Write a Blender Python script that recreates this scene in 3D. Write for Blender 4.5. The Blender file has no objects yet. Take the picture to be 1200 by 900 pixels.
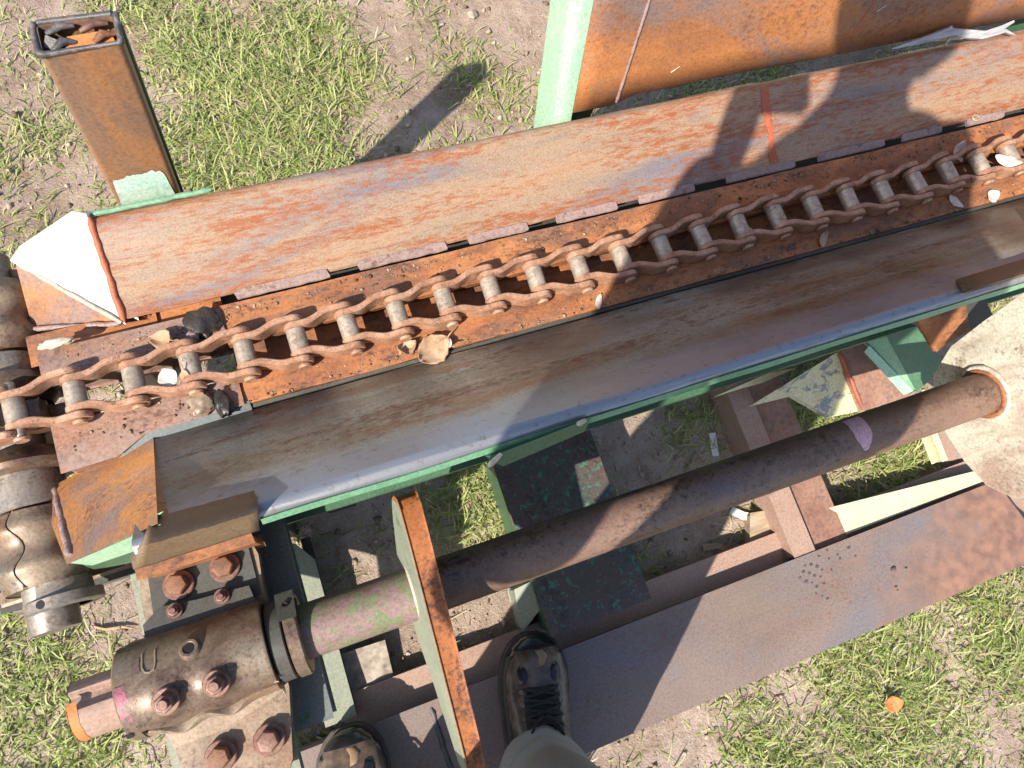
import bpy, bmesh, math, random
import numpy as np
from mathutils import Vector, Matrix, noise
random.seed(7); rng = np.random.default_rng(11)
R = math.radians
scene = bpy.context.scene

# ------------------------------------------------------------------ camera, sky, sun, exposure
H = 1.33                                   # camera height above the ground
F = 848.646                                # focal length in photo pixels (1200 wide)
AX = np.array([[0.93248773, -0.2704553, 0.23797412], [-0.31921291, -0.92575146, 0.20025301], [0.16631075, -0.26289829, -0.95039494]])
cam_d = bpy.data.cameras.new('Camera'); cam = bpy.data.objects.new('Camera', cam_d)
scene.collection.objects.link(cam); scene.camera = cam
cam_d.sensor_width = 36.0; cam_d.lens = F / 1200 * 36; cam_d.clip_start = 0.02; cam_d.clip_end = 500
r, dn, fw = Vector(AX[:, 0]), Vector(AX[:, 1]), Vector(AX[:, 2])
cam.matrix_world = Matrix(((r.x, -dn.x, -fw.x, 0), (r.y, -dn.y, -fw.y, 0), (r.z, -dn.z, -fw.z, H), (0, 0, 0, 1)))

SUN_EL, SUN_AZ = 44.0, 33.0                # elevation; direction the light travels, from +X towards +Y
world = bpy.data.worlds.new('World'); scene.world = world; world.use_nodes = True
wn = world.node_tree.nodes; wl = world.node_tree.links
sky = wn.new('ShaderNodeTexSky'); sky.sky_type = 'NISHITA'; sky.sun_disc = False
sky.sun_elevation = R(SUN_EL)
sx, sy = -math.cos(R(SUN_AZ)), -math.sin(R(SUN_AZ))      # horizontal direction towards the sun
sky.sun_rotation = math.atan2(sx, sy)
wl.new(sky.outputs[0], wn['Background'].inputs[0]); wn['Background'].inputs[1].default_value = 0.125
sun_d = bpy.data.lights.new('Sun', 'SUN'); sun_d.energy = 4.6; sun_d.angle = R(0.55); sun_d.color = (1, .93, .82)
sun = bpy.data.objects.new('Sun', sun_d); scene.collection.objects.link(sun)
travel = Vector((-sx * math.cos(R(SUN_EL)), -sy * math.cos(R(SUN_EL)), -math.sin(R(SUN_EL))))
sun.rotation_euler = travel.to_track_quat('-Z', 'Y').to_euler(); sun.location = (-4, -3, 5)
scene.view_settings.view_transform = 'Standard'; scene.view_settings.look = 'None'
scene.view_settings.exposure = 1.0; scene.view_settings.gamma = 1.0
scene.view_settings.use_curve_mapping = False

# ------------------------------------------------------------------ helpers
def ray(px, py):
    return AX @ np.array([(px - 600) / F, (py - 450) / F, 1.0])
def at(px, py, d):                          # photo pixel -> point at depth d below the camera
    v = ray(px, py); v = v * (-d / v[2]); return Vector((v[0], v[1], H - d))
def Z(d): return H - d

COL = scene.collection
def tag(o, label=None, cat=None, group=None, kind=None):
    if label: o['label'] = label
    if cat: o['category'] = cat
    if group: o['group'] = group
    if kind: o['kind'] = kind
    return o
def thing(name, label, cat, loc=(0, 0, 0), group=None):
    o = bpy.data.objects.new(name, None); COL.objects.link(o); o.location = loc
    o.empty_display_size = .05
    return tag(o, label, cat, group)
def base_inv(p):
    m = Matrix.Translation(p.location)
    return m.inverted()
def obj(name, verts, faces, mat, parent=None, smooth=True, ang=35, bevel=0, seg=2, solid=0):
    me = bpy.data.meshes.new(name)
    bm = bmesh.new()
    vs = [bm.verts.new(v) for v in verts]
    for f in faces:
        try: bm.faces.new([vs[i] for i in f])
        except ValueError: pass
    bmesh.ops.remove_doubles(bm, verts=bm.verts, dist=1e-6)
    if bevel:
        es = [e for e in bm.edges if len(e.link_faces) == 2 and e.calc_face_angle(0) > R(30)]
        bmesh.ops.bevel(bm, geom=es, offset=bevel, segments=seg, profile=.6, affect='EDGES', clamp_overlap=True)
    bmesh.ops.recalc_face_normals(bm, faces=bm.faces)
    bm.to_mesh(me); bm.free()
    return link(name, me, mat, parent, smooth, ang)
def link(name, me, mat, parent=None, smooth=True, ang=35):
    if smooth:
        me.polygons.foreach_set('use_smooth', [True] * len(me.polygons))
        me.set_sharp_from_angle(angle=R(ang))
    if mat and not me.materials: me.materials.append(M[mat])
    o = bpy.data.objects.new(name, me); COL.objects.link(o)
    if parent:
        o.parent = parent
        if parent.type == 'EMPTY': o.matrix_parent_inverse = base_inv(parent)
    return o
def prism(name, top, down, mat, parent=None, bevel=.002, **k):
    """closed solid: polygon top (3D points) pushed along vector down"""
    n = len(top); top = [Vector(p) for p in top]; dv = Vector(down)
    v = top + [p + dv for p in top]
    f = [tuple(range(n)), tuple(range(2 * n - 1, n - 1, -1))] + [(i, (i + 1) % n, n + (i + 1) % n, n + i) for i in range(n)]
    return obj(name, v, f, mat, parent, bevel=bevel, **k)
def box(name, x0, x1, y0, y1, z0, z1, mat, parent=None, bevel=.003, **k):
    return prism(name, [(x0, y0, z1), (x1, y0, z1), (x1, y1, z1), (x0, y1, z1)], (0, 0, z0 - z1), mat, parent, bevel, **k)
def frame(d):
    d = Vector(d).normalized(); a = Vector((0, 0, 1)) if abs(d.z) < .9 else Vector((0, 1, 0))
    u = d.cross(a).normalized(); return u, u.cross(d).normalized() * 1.0, d
def lathe(name, p, axis, prof, mat, parent=None, n=40, jitter=0, **k):
    """prof: (distance along axis, radius); ends with radius 0 are closed"""
    u, w, d = frame(axis); p = Vector(p); v = []; f = []; rings = []
    for t, rr in prof:
        if rr < 1e-6: rings.append([len(v)]); v.append(p + d * t)
        else:
            rings.append(list(range(len(v), len(v) + n)))
            for i in range(n):
                a = 2 * math.pi * i / n
                q = rr + (noise.noise(Vector((math.cos(a) * 2, math.sin(a) * 2, t * 60))) * jitter if jitter else 0)
                v.append(p + d * t + u * (q * math.cos(a)) + w * (q * math.sin(a)))
    for A, B in zip(rings[:-1], rings[1:]):
        for i in range(n):
            j = (i + 1) % n
            if len(A) == 1 and len(B) == 1: continue
            if len(A) == 1: f.append((A[0], B[i], B[j]))
            elif len(B) == 1: f.append((A[i], B[0], A[j]))
            else: f.append((A[i], B[i], B[j], A[j]))
    return obj(name, v, f, mat, parent, **k)
def tube(name, pts, rad, mat, parent=None, n=8, **k):
    pts = [Vector(p) for p in pts]; m = len(pts); rad = rad if isinstance(rad, (list, tuple)) else [rad] * m
    v = []; f = []
    u = None
    for i, p in enumerate(pts):
        d = (pts[min(i + 1, m - 1)] - pts[max(i - 1, 0)]).normalized()
        if u is None: u = frame(d)[0]
        u = (u - d * u.dot(d)).normalized(); w = d.cross(u)
        for j in range(n):
            a = 2 * math.pi * j / n; v.append(p + (u * math.cos(a) + w * math.sin(a)) * rad[i])
    for i in range(m - 1):
        for j in range(n):
            k2 = (j + 1) % n; f.append((i * n + j, i * n + k2, (i + 1) * n + k2, (i + 1) * n + j))
    f += [tuple(range(n))[::-1], tuple(range((m - 1) * n, m * n))]
    return obj(name, v, f, mat, parent, **k)
def nz(x, y=0, z=0, s=1): return noise.noise(Vector((x * s, y * s, z * s)))
def bead(p0, p1, rad, mat, parent, name='weld_bead', step=.008, wob=.3):
    p0, p1 = Vector(p0), Vector(p1); L = (p1 - p0).length; m = max(4, int(L / step))
    pts = []; rr = []
    for i in range(m + 1):
        t = i / m; p = p0.lerp(p1, t)
        pts.append(p + Vector((nz(p.x, p.y, 3, 60), nz(p.x, p.y, 9, 60), 0)) * rad * .35)
        rr.append(rad * (1 + wob * nz(p.x * 90, p.y * 90, 5) + .12 * math.sin(i * 1.9)) * (.6 if i in (0, m) else 1))
    return tube(name, pts, rr, mat, parent, n=8, ang=60)
def sweep_x(name, prof, xs, mat, parent, wob=0, **k):
    """closed (y,z) profile carried along the x stations, with slight unevenness"""
    v = []; f = []; n = len(prof)
    for x in xs:
        for i, (y, z) in enumerate(prof):
            v.append((x, y + wob * nz(x, i * .13, 1, 9), z + wob * nz(x, i * .13, 7, 9)))
    for a in range(len(xs) - 1):
        for i in range(n):
            j = (i + 1) % n; f.append((a * n + i, a * n + j, (a + 1) * n + j, (a + 1) * n + i))
    f += [tuple(range(n))[::-1], tuple(range((len(xs) - 1) * n, len(xs) * n))]
    return obj(name, v, f, mat, parent, **k)
def rounded(pts, rads, seg=6):
    """round the corners of a closed 2D polygon"""
    out = []; n = len(pts)
    for i in range(n):
        p = Vector(pts[i]); a = (Vector(pts[i - 1]) - p); b = (Vector(pts[(i + 1) % n]) - p); rr = rads[i]
        if rr <= 0: out.append(tuple(p)); continue
        a.normalize(); b.normalize(); half = a.angle(b) / 2; t = rr / math.tan(half)
        c = p + (a + b).normalized() * (rr / math.sin(half)); s = p + a * t - c; e = p + b * t - c
        ang = s.angle_signed(e)
        for q in range(seg + 1):
            th = -ang * q / seg
            out.append((c.x + s.x * math.cos(th) - s.y * math.sin(th), c.y + s.x * math.sin(th) + s.y * math.cos(th)))
    return out

# ------------------------------------------------------------------ materials
M = {}
class NT:
    def __init__(self, name):
        m = bpy.data.materials.new(name); m.use_nodes = True; M[name] = m
        self.t = m.node_tree; self.b = self.t.nodes['Principled BSDF']
        self.pos = self.new('ShaderNodeNewGeometry').outputs['Position']
    def new(self, k, **p):
        n = self.t.nodes.new(k)
        for a, b in p.items(): setattr(n, a, b)
        return n
    def link(self, a, b): self.t.links.new(a, b)
    def map(self, scale, off=(0, 0, 0), rot=(0, 0, 0)):
        n = self.new('ShaderNodeMapping'); n.inputs['Scale'].default_value = scale; n.inputs['Location'].default_value = off
        n.inputs['Rotation'].default_value = rot
        self.link(self.pos, n.inputs[0]); return n.outputs[0]
    def noise(self, scale, detail=6, rough=.6, vec=None, dist=0):
        n = self.new('ShaderNodeTexNoise'); n.inputs['Scale'].default_value = scale; n.inputs['Detail'].default_value = detail
        n.inputs['Roughness'].default_value = rough; n.inputs['Distortion'].default_value = dist
        self.link(vec or self.pos, n.inputs['Vector']); return n.outputs[0]
    def ramp(self, fac, stops):
        n = self.new('ShaderNodeValToRGB'); e = n.color_ramp.elements
        while len(e) < len(stops): e.new(.5)
        for q, (p, c) in zip(e, stops):
            q.position = p; q.color = (c, c, c, 1) if isinstance(c, (int, float)) else (*c, 1)
        self.link(fac, n.inputs[0]); return n.outputs[0]
    def mix(self, fac, a, b, mode='MIX'):
        n = self.new('ShaderNodeMix', data_type='RGBA', blend_type=mode)
        for s, x in ((0, fac), (6, a), (7, b)):
            if isinstance(x, (int, float)): n.inputs[s].default_value = x
            elif isinstance(x, tuple): n.inputs[s].default_value = (*x, 1)
            else: self.link(x, n.inputs[s])
        return n.outputs[2]
    def out(self, col, rough, metal=0, bump=None, bs=.3, bd=.002, spec=.5):
        if isinstance(col, tuple): self.b.inputs['Base Color'].default_value = (*col, 1)
        else: self.link(col, self.b.inputs['Base Color'])
        if isinstance(rough, (int, float)): self.b.inputs['Roughness'].default_value = rough
        else: self.link(rough, self.b.inputs['Roughness'])
        self.b.inputs['Metallic'].default_value = metal
        self.b.inputs['Specular IOR Level'].default_value = spec
        if bump is not None:
            n = self.new('ShaderNodeBump'); n.inputs['Strength'].default_value = bs; n.inputs['Distance'].default_value = bd
            self.link(bump, n.inputs['Height']); self.link(n.outputs[0], self.b.inputs['Normal'])

def steel(name, tones, streak=(1, 1, 1), scale=14, speck=None, speck_amt=.5, paint=None, paint_amt=.5, paint_scale=22,
          rough=(.45, .8), bump=.35, stain=None, stain_amt=.55, metal=.0, grain=260, spec=.45, dash=None, stain_scale=.55, blend=.09):
    """rusty or painted steel: broad tone drift, streaks, fine specks, chipped paint, stains"""
    n = NT(name); s = n.map(streak, (random.random() * 9, random.random() * 9, 0))
    a = n.noise(scale, 9, .68, s, .4)
    k = len(tones); col = n.ramp(a, [(.28 + .44 * i / max(1, k - 1), t) for i, t in enumerate(tones)])
    fine = n.noise(grain, 4, .7, n.map((1, 1, 1)))
    if stain:
        st = n.ramp(n.noise(scale * stain_scale, 8, .66, n.map(streak, (3, 1, 5)), .8), [(stain_amt - .05, 0.), (stain_amt + blend, 1.)])
        col = n.mix(st, col, stain)
    if speck:
        big = n.noise(scale * 1.3, 3, .5, n.map(streak, (1, 7, 2)))
        mid = n.noise(grain * .55, 6, .75, n.map(dash or (.55 * streak[0] + .45, 1, 1)))
        sm = n.ramp(n.mix(.34, mid, big), [(speck_amt - .04, 0.), (speck_amt + .07, 1.)])
        col = n.mix(sm, col, speck)
    ptm = None
    if paint:
        ptm = n.ramp(n.noise(paint_scale, 10, .72, n.map((1, 1, 1), (5, 2, 8)), .3), [(paint_amt - .015, 0.), (paint_amt + .02, 1.)])
        col = n.mix(ptm, col, paint)
    col = n.mix(n.ramp(fine, [(.32, .55), (.58, 0.)]), col, n.mix(1., col, (.4, .35, .31), 'MULTIPLY'))
    rg = n.ramp(n.mix(.5, a, fine), [(.3, rough[0]), (.7, rough[1])])
    bh = n.mix(.45, a, fine)
    if ptm is not None: bh = n.mix(.3, bh, ptm)
    n.out(col, rg, metal, bh, bump, .0016, spec)

OR = (.42, .155, .05); DOR = (.24, .075, .025); BR = (.13, .06, .032); TAN = (.40, .30, .21); GRB = (.22, .205, .215); DK = (.05, .035, .03)
steel('rust_wall', [(.19, .15, .13), (.29, .205, .14), (.33, .215, .135), (.33, .165, .08)], (.25, 1.6, 1.6), 13, speck=(.27, .085, .028), speck_amt=.512, stain=(.17, .155, .17), stain_amt=.545, rough=(.34, .68), bump=.3, dash=(.2, 1, 1), grain=420, stain_scale=.4)
steel('worn_wall', [(.11, .075, .05), (.185, .145, .10), (.235, .21, .16), (.25, .235, .19)], (.3, 1.5, 1.5), 14, speck=(.12, .062, .035), speck_amt=.55, stain=(.2, .10, .045), stain_amt=.60, rough=(.33, .6), bump=.3, metal=.15, dash=(.4, 1, 1))
steel('polished', [(.20, .185, .175), (.30, .295, .30), (.34, .34, .36)], (.4, 1.5, 1.5), 16, speck=(.12, .07, .05), speck_amt=.60, stain=(.17, .14, .11), stain_amt=.62, rough=(.3, .48), bump=.2, metal=.5)
steel('floor_rust', [(.13, .06, .035), (.26, .1, .042), (.40, .155, .055), (.43, .22, .11)], (.6, 1.2, 1), 18, speck=(.10, .047, .028), speck_amt=.555, stain=(.17, .1, .07), stain_amt=.56, rough=(.5, .85), bump=.5, dash=(.5, 1, 1))
steel('orange_rust', [(.2, .08, .035), (.42, .16, .045), (.50, .2, .055), (.44, .22, .1)], (1, 1, .5), 8, speck=(.25, .09, .035), speck_amt=.62, stain=(.2, .13, .09), stain_amt=.58, rough=(.5, .8), bump=.25)
steel('sheet_rust', [(.15, .08, .055), (.30, .125, .055), (.42, .165, .055), (.34, .17, .10)], (.5, 1, .8), 7, speck=(.2, .075, .035), speck_amt=.57, stain=(.19, .145, .135), stain_amt=.53, rough=(.4, .72), bump=.25, stain_scale=.8)
steel('stake_rust', [(.2, .125, .085), (.26, .145, .085), (.40, .165, .05), (.44, .18, .05)], (1, 1, .35), 7, speck=(.22, .12, .07), speck_amt=.58, stain=(.17, .115, .085), stain_amt=.47, rough=(.34, .58), bump=.15, stain_scale=1.1, blend=.16)
steel('chain_rust', [(.2, .1, .06), (.38, .2, .12), (.49, .31, .21)], (1, 1, 1), 45, speck=(.11, .055, .035), speck_amt=.575, rough=(.38, .7), bump=.4, grain=400)
steel('barrel_steel', [(.26, .2, .15), (.42, .34, .26), (.5, .42, .34)], (1, 2, 1), 36, speck=(.2, .1, .05), speck_amt=.6, rough=(.3, .5), bump=.15, metal=.35)
steel('shaft_brown', [(.10, .06, .045), (.175, .105, .075), (.22, .135, .10), (.26, .155, .10)], (.5, 1, 1), 16, speck=(.07, .042, .032), speck_amt=.565, stain=(.155, .12, .12), stain_amt=.58, rough=(.34, .6), bump=.35, metal=.15)
steel('shaft_painted', [(.17, .15, .095), (.23, .16, .14), (.25, .16, .165), (.24, .22, .13)], (.8, 1, 1), 18, speck=(.14, .08, .06), speck_amt=.57, paint=(.16, .19, .1), paint_amt=.53, paint_scale=30, rough=(.4, .65), bump=.25, metal=.1)
steel('beam_brown', [(.13, .095, .08), (.195, .142, .118), (.22, .163, .138), (.205, .168, .155)], (.5, 1, 1), 6, speck=(.2, .09, .055), speck_amt=.585, stain=(.175, .155, .16), stain_amt=.51, rough=(.45, .75), bump=.25)
steel('rough_brown', [(.2, .1, .07), (.3, .16, .11), (.33, .2, .15)], (1, 1, 1), 16, speck=(.18, .12, .1), speck_amt=.55, rough=(.5, .8), bump=.9, grain=120)
steel('strip_pink', [(.30, .19, .145), (.38, .25, .19), (.36, .25, .2)], (.6, 1, 1), 12, speck=(.28, .14, .09), speck_amt=.6, rough=(.5, .75), bump=.2)
steel('bar_pink', [(.17, .1, .075), (.27, .175, .14), (.29, .23, .2)], (.6, 1, 1), 18, speck=(.14, .07, .05), speck_amt=.555, stain=(.3, .14, .07), stain_amt=.54, rough=(.4, .7), bump=.4)
steel('cream_patchy', [(.5, .45, .24), (.62, .57, .34), (.55, .42, .27)], (1, 1, 1), 12, speck=(.36, .22, .13), speck_amt=.6, paint=(.24, .25, .24), paint_amt=.535, paint_scale=26, rough=(.4, .6), bump=.15)
steel('lever_rust', [(.16, .055, .025), (.34, .11, .03), (.38, .15, .045)], (1, .6, .6), 16, speck=(.07, .03, .02), speck_amt=.535, rough=(.5, .8), bump=.4)
steel('green_paint', [(.04, .09, .05), (.06, .135, .075), (.08, .165, .095)], (.4, 1, 1), 9, paint=(.10, .07, .05), paint_amt=.66, stain=(.08, .17, .09), stain_amt=.6, rough=(.3, .5), bump=.12)
steel('bright_green', [(.10, .24, .14), (.14, .30, .18), (.22, .36, .23)], (1, 1, .4), 8, paint=(.17, .10, .06), paint_amt=.72, rough=(.3, .5), bump=.1)
steel('pale_mint', [(.36, .6, .46), (.5, .68, .56), (.64, .72, .62)], (1, 1, 1), 30, rough=(.3, .5), bump=.15)
steel('mint_paint', [(.25, .48, .31), (.33, .54, .36), (.42, .58, .42)], (1, 1, .4), 9, paint=(.3, .14, .06), paint_amt=.70, rough=(.25, .45), bump=.1)
steel('dark_flange', [(.06, .04, .036), (.10, .06, .05), (.075, .07, .06), (.05, .085, .07)], (1, .6, 1), 12, speck=(.035, .03, .028), speck_amt=.55, paint=(.05, .17, .12), paint_amt=.575, paint_scale=75, rough=(.45, .75), bump=.4)
steel('cream_paint', [(.58, .55, .32), (.66, .62, .40), (.60, .52, .35)], (1, 1, 1), 8, paint=(.33, .19, .12), paint_amt=.665, rough=(.4, .6), bump=.1)
steel('grey_green', [(.17, .2, .155), (.25, .27, .2), (.31, .31, .23)], (1, .5, 1), 10, paint=(.12, .14, .1), paint_amt=.66, rough=(.45, .7), bump=.12)
steel('pale_cap', [(.55, .5, .42), (.68, .65, .58), (.74, .72, .66)], (1, 1, 1), 12, speck=(.34, .2, .12), speck_amt=.60, stain=(.6, .45, .33), stain_amt=.62, rough=(.2, .4), bump=.2)
steel('white_disc', [(.36, .3, .23), (.54, .5, .4), (.64, .61, .5)], (1, 1.5, .8), 11, speck=(.22, .16, .12), speck_amt=.575, stain=(.38, .28, .22), stain_amt=.54, rough=(.4, .65), bump=.35)
steel('cast_iron', [(.065, .045, .034), (.14, .09, .065), (.2, .145, .10), (.16, .145, .12)], (1, 1, 1), 16, speck=(.07, .042, .03), speck_amt=.565, paint=(.045, .12, .07), paint_amt=.67, stain=(.24, .125, .065), stain_amt=.58, rough=(.28, .55), bump=.45, metal=.3)
steel('cast_tan', [(.16, .11, .075), (.27, .2, .14), (.36, .28, .195)], (1, 1, 1), 14, speck=(.13, .08, .055), speck_amt=.57, paint=(.06, .12, .065), paint_amt=.67, stain=(.24, .13, .075), stain_amt=.57, rough=(.35, .6), bump=.35, metal=.2)
steel('dark_steel', [(.035, .03, .026), (.06, .055, .045), (.075, .085, .075)], (1, .6, 1), 10, paint=(.035, .12, .085), paint_amt=.68, rough=(.4, .65), bump=.25)
steel('bluish_steel', [(.09, .1, .1), (.13, .15, .15), (.15, .18, .18)], (1, .4, 1), 10, paint=(.04, .11, .08), paint_amt=.64, rough=(.4, .65), bump=.2)
steel('bolt_rust', [(.09, .045, .03), (.2, .085, .04), (.3, .14, .07)], (1, 1, 1), 60, rough=(.4, .7), bump=.7, grain=500)
steel('bolt_brown', [(.1, .05, .04), (.2, .105, .08), (.26, .16, .12)], (1, 1, 1), 40, rough=(.35, .6), bump=.3, metal=.3)
steel('weld_lavender', [(.2, .14, .125), (.3, .21, .19), (.27, .18, .15)], (1, 1, 1), 40, speck=(.14, .07, .05), speck_amt=.57, rough=(.4, .65), bump=.5)
steel('weld_red', [(.3, .075, .035), (.4, .11, .05), (.22, .06, .03)], (1, 1, 1), 40, rough=(.5, .8), bump=.5)
steel('weld_dark', [(.05, .05, .05), (.09, .08, .08), (.16, .13, .12)], (1, 1, 1), 40, rough=(.35, .6), bump=.6)
steel('weld_pale', [(.42, .36, .26), (.55, .48, .36), (.3, .24, .17)], (1, 1, 1), 50, rough=(.4, .65), bump=.6)
steel('brown_plate', [(.10, .065, .04), (.16, .105, .06), (.19, .13, .075)], (.5, 1, 1), 14, speck=(.2, .1, .04), speck_amt=.6, rough=(.45, .7), bump=.3)
steel('cap_orange', [(.2, .12, .085), (.33, .145, .06), (.42, .18, .05), (.3, .2, .15)], (1, 1, 1), 11, speck=(.16, .08, .05), speck_amt=.57, stain=(.21, .145, .125), stain_amt=.50, rough=(.36, .65), bump=.25, stain_scale=1.2, blend=.14)
steel('burnt_edge', [(.03, .028, .03), (.08, .07, .07), (.24, .2, .18)], (1, 1, 1), 60, rough=(.35, .6), bump=.7)
steel('pink_paint', [(.50, .28, .33), (.58, .34, .38), (.42, .25, .26)], (1, 1, 1), 50, paint=(.2, .12, .11), paint_amt=.62, paint_scale=90, rough=(.5, .75), bump=.2)
steel('magenta_paint', [(.26, .07, .11), (.32, .1, .14), (.26, .12, .12)], (1, 1, 1), 50, paint=(.15, .105, .08), paint_amt=.47, paint_scale=55, rough=(.3, .55), bump=.2, metal=.2)
steel('bright_steel', [(.17, .15, .13), (.27, .235, .2), (.3, .23, .17)], (1, 1, 1), 26, speck=(.13, .09, .06), speck_amt=.58, rough=(.34, .55), bump=.2, metal=.4)
steel('grease', [(.012, .01, .009), (.03, .025, .02), (.07, .05, .035)], (1, 1, 1), 45, rough=(.2, .5), bump=.8)
steel('yellow_stain', [(.24, .13, .045), (.2, .125, .06), (.15, .1, .06)], (.5, 1, 1), 40, rough=(.45, .7), bump=.2)
steel('mud', [(.075, .062, .058), (.11, .09, .082)], (1, 1, 1), 60, rough=(.7, .9), bump=.6)
steel('black_hole', [(.006, .005, .005), (.012, .01, .01)], (1, 1, 1), 30, rough=(.6, .9), bump=.1)
def drift(name, src, x0, x1):
    m = M[src]; t = m.node_tree; b = t.nodes['Principled BSDF']; cur = b.inputs['Base Color'].links[0].from_socket
    g = t.nodes.new('ShaderNodeNewGeometry'); sp = t.nodes.new('ShaderNodeSeparateXYZ'); t.links.new(g.outputs['Position'], sp.inputs[0])
    nz_ = t.nodes.new('ShaderNodeTexNoise'); nz_.inputs['Scale'].default_value = 12; nz_.inputs['Detail'].default_value = 8; t.links.new(g.outputs['Position'], nz_.inputs['Vector'])
    ad = t.nodes.new('ShaderNodeMath'); ad.operation = 'MULTIPLY_ADD'; t.links.new(nz_.outputs[0], ad.inputs[0]); ad.inputs[1].default_value = .7; t.links.new(sp.outputs[0], ad.inputs[2])
    mr = t.nodes.new('ShaderNodeMapRange'); t.links.new(ad.outputs[0], mr.inputs[0]); mr.inputs[1].default_value = x0 + .35; mr.inputs[2].default_value = x1 + .35
    mx = t.nodes.new('ShaderNodeMix'); mx.data_type = 'RGBA'; t.links.new(mr.outputs[0], mx.inputs[0]); t.links.new(cur, mx.inputs[6]); mx.inputs[7].default_value = (.27, .125, .078, 1)
    n2 = t.nodes.new('ShaderNodeTexNoise'); n2.inputs['Scale'].default_value = 45; n2.inputs['Detail'].default_value = 9; t.links.new(g.outputs['Position'], n2.inputs['Vector'])
    cr = t.nodes.new('ShaderNodeValToRGB'); cr.color_ramp.elements[0].position = .35; cr.color_ramp.elements[0].color = (.17, .095, .072, 1); cr.color_ramp.elements[1].position = .65; cr.color_ramp.elements[1].color = (.285, .155, .105, 1)
    t.links.new(n2.outputs[0], cr.inputs[0]); t.links.new(cr.outputs[0], mx.inputs[7]); t.links.new(mx.outputs[2], b.inputs['Base Color'])
drift('beam', 'beam_brown', .85, 1.12)
def worn_edge_highlight(src, y0, y1, c0, c1):  # worn bare ridge, its soft sky highlight painted in as a pale blue-grey band
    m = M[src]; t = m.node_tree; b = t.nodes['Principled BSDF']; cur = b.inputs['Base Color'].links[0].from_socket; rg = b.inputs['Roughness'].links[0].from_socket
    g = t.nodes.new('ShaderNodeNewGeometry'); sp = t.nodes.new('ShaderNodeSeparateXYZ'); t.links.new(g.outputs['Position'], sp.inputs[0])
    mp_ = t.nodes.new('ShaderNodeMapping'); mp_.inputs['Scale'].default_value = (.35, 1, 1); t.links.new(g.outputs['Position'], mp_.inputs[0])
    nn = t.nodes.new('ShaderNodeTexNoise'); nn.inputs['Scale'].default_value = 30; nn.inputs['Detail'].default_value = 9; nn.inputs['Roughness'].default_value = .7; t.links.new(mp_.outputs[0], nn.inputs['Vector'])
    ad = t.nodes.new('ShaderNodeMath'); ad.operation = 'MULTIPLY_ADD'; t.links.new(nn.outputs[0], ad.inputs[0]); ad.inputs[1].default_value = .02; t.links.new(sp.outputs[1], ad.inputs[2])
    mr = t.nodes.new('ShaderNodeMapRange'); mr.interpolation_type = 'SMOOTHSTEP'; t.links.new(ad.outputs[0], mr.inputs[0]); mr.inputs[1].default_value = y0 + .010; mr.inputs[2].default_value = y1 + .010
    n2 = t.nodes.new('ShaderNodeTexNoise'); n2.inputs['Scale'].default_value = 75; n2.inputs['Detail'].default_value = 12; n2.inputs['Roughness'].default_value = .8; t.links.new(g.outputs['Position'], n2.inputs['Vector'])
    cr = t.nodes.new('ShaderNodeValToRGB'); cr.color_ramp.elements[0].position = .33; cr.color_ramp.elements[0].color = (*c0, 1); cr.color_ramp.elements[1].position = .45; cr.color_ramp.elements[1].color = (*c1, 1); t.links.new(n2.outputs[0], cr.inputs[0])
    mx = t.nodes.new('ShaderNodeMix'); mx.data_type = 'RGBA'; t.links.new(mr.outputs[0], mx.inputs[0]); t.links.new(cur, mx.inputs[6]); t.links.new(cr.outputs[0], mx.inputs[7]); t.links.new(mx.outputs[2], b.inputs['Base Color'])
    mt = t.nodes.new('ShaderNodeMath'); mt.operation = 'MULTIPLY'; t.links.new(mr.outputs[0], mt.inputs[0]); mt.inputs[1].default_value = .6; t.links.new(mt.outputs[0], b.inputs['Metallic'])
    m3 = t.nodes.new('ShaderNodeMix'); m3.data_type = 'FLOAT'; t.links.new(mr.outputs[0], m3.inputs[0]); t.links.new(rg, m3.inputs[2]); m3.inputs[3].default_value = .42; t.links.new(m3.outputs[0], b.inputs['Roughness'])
worn_edge_highlight('worn_wall', .166, .126, (.13, .095, .08), (.27, .275, .295))
# organics
def simple(name, tones, scale=40, rough=.75, bump=.4, streak=(1, 1, 1), spec=.3, trans=0):
    n = NT(name); a = n.noise(scale, 7, .65, n.map(streak))
    k = len(tones)
    n.out(n.ramp(a, [(.3 + .4 * i / max(1, k - 1), t) for i, t in enumerate(tones)]), rough, 0, a, bump, .002, spec)
simple('leaf_brown', [(.18, .1, .06), (.36, .23, .14), (.48, .34, .23)], 60)
simple('leaf_pale', [(.40, .32, .26), (.58, .5, .43), (.5, .42, .36)], 60)
simple('wood_grey', [(.20, .19, .19), (.36, .35, .35), (.48, .47, .46)], 60, streak=(.2, 2, 2))
simple('wood_pale', [(.22, .15, .1), (.36, .27, .18), (.46, .38, .28)], 40, streak=(.3, 2, 2))
simple('plastic_white', [(.62, .6, .55), (.72, .7, .66)], 20, .5, .1)
simple('stone_pale', [(.14, .11, .085), (.3, .25, .2), (.45, .4, .34)], 60, .85, 1.0)
simple('trouser_cloth', [(.26, .235, .21), (.32, .29, .26), (.29, .26, .235)], 700, .9, .25, spec=.1)
simple('jacket_cloth', [(.05, .06, .08), (.07, .08, .1)], 500, .9, .25, spec=.1)
simple('skin', [(.45, .26, .18), (.52, .31, .22)], 60, .55, .05)
simple('hair', [(.05, .035, .025), (.09, .06, .04)], 200, .6, .4)
simple('boot_leather', [(.04, .03, .024), (.10, .07, .053), (.2, .14, .1)], 38, .25, .5, spec=.5)
simple('boot_dark', [(.009, .009, .011), (.02, .02, .022)], 40, .26, .2, spec=.5)
simple('boot_sole', [(.05, .042, .035), (.1, .085, .07)], 50, .8, .4)
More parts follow.
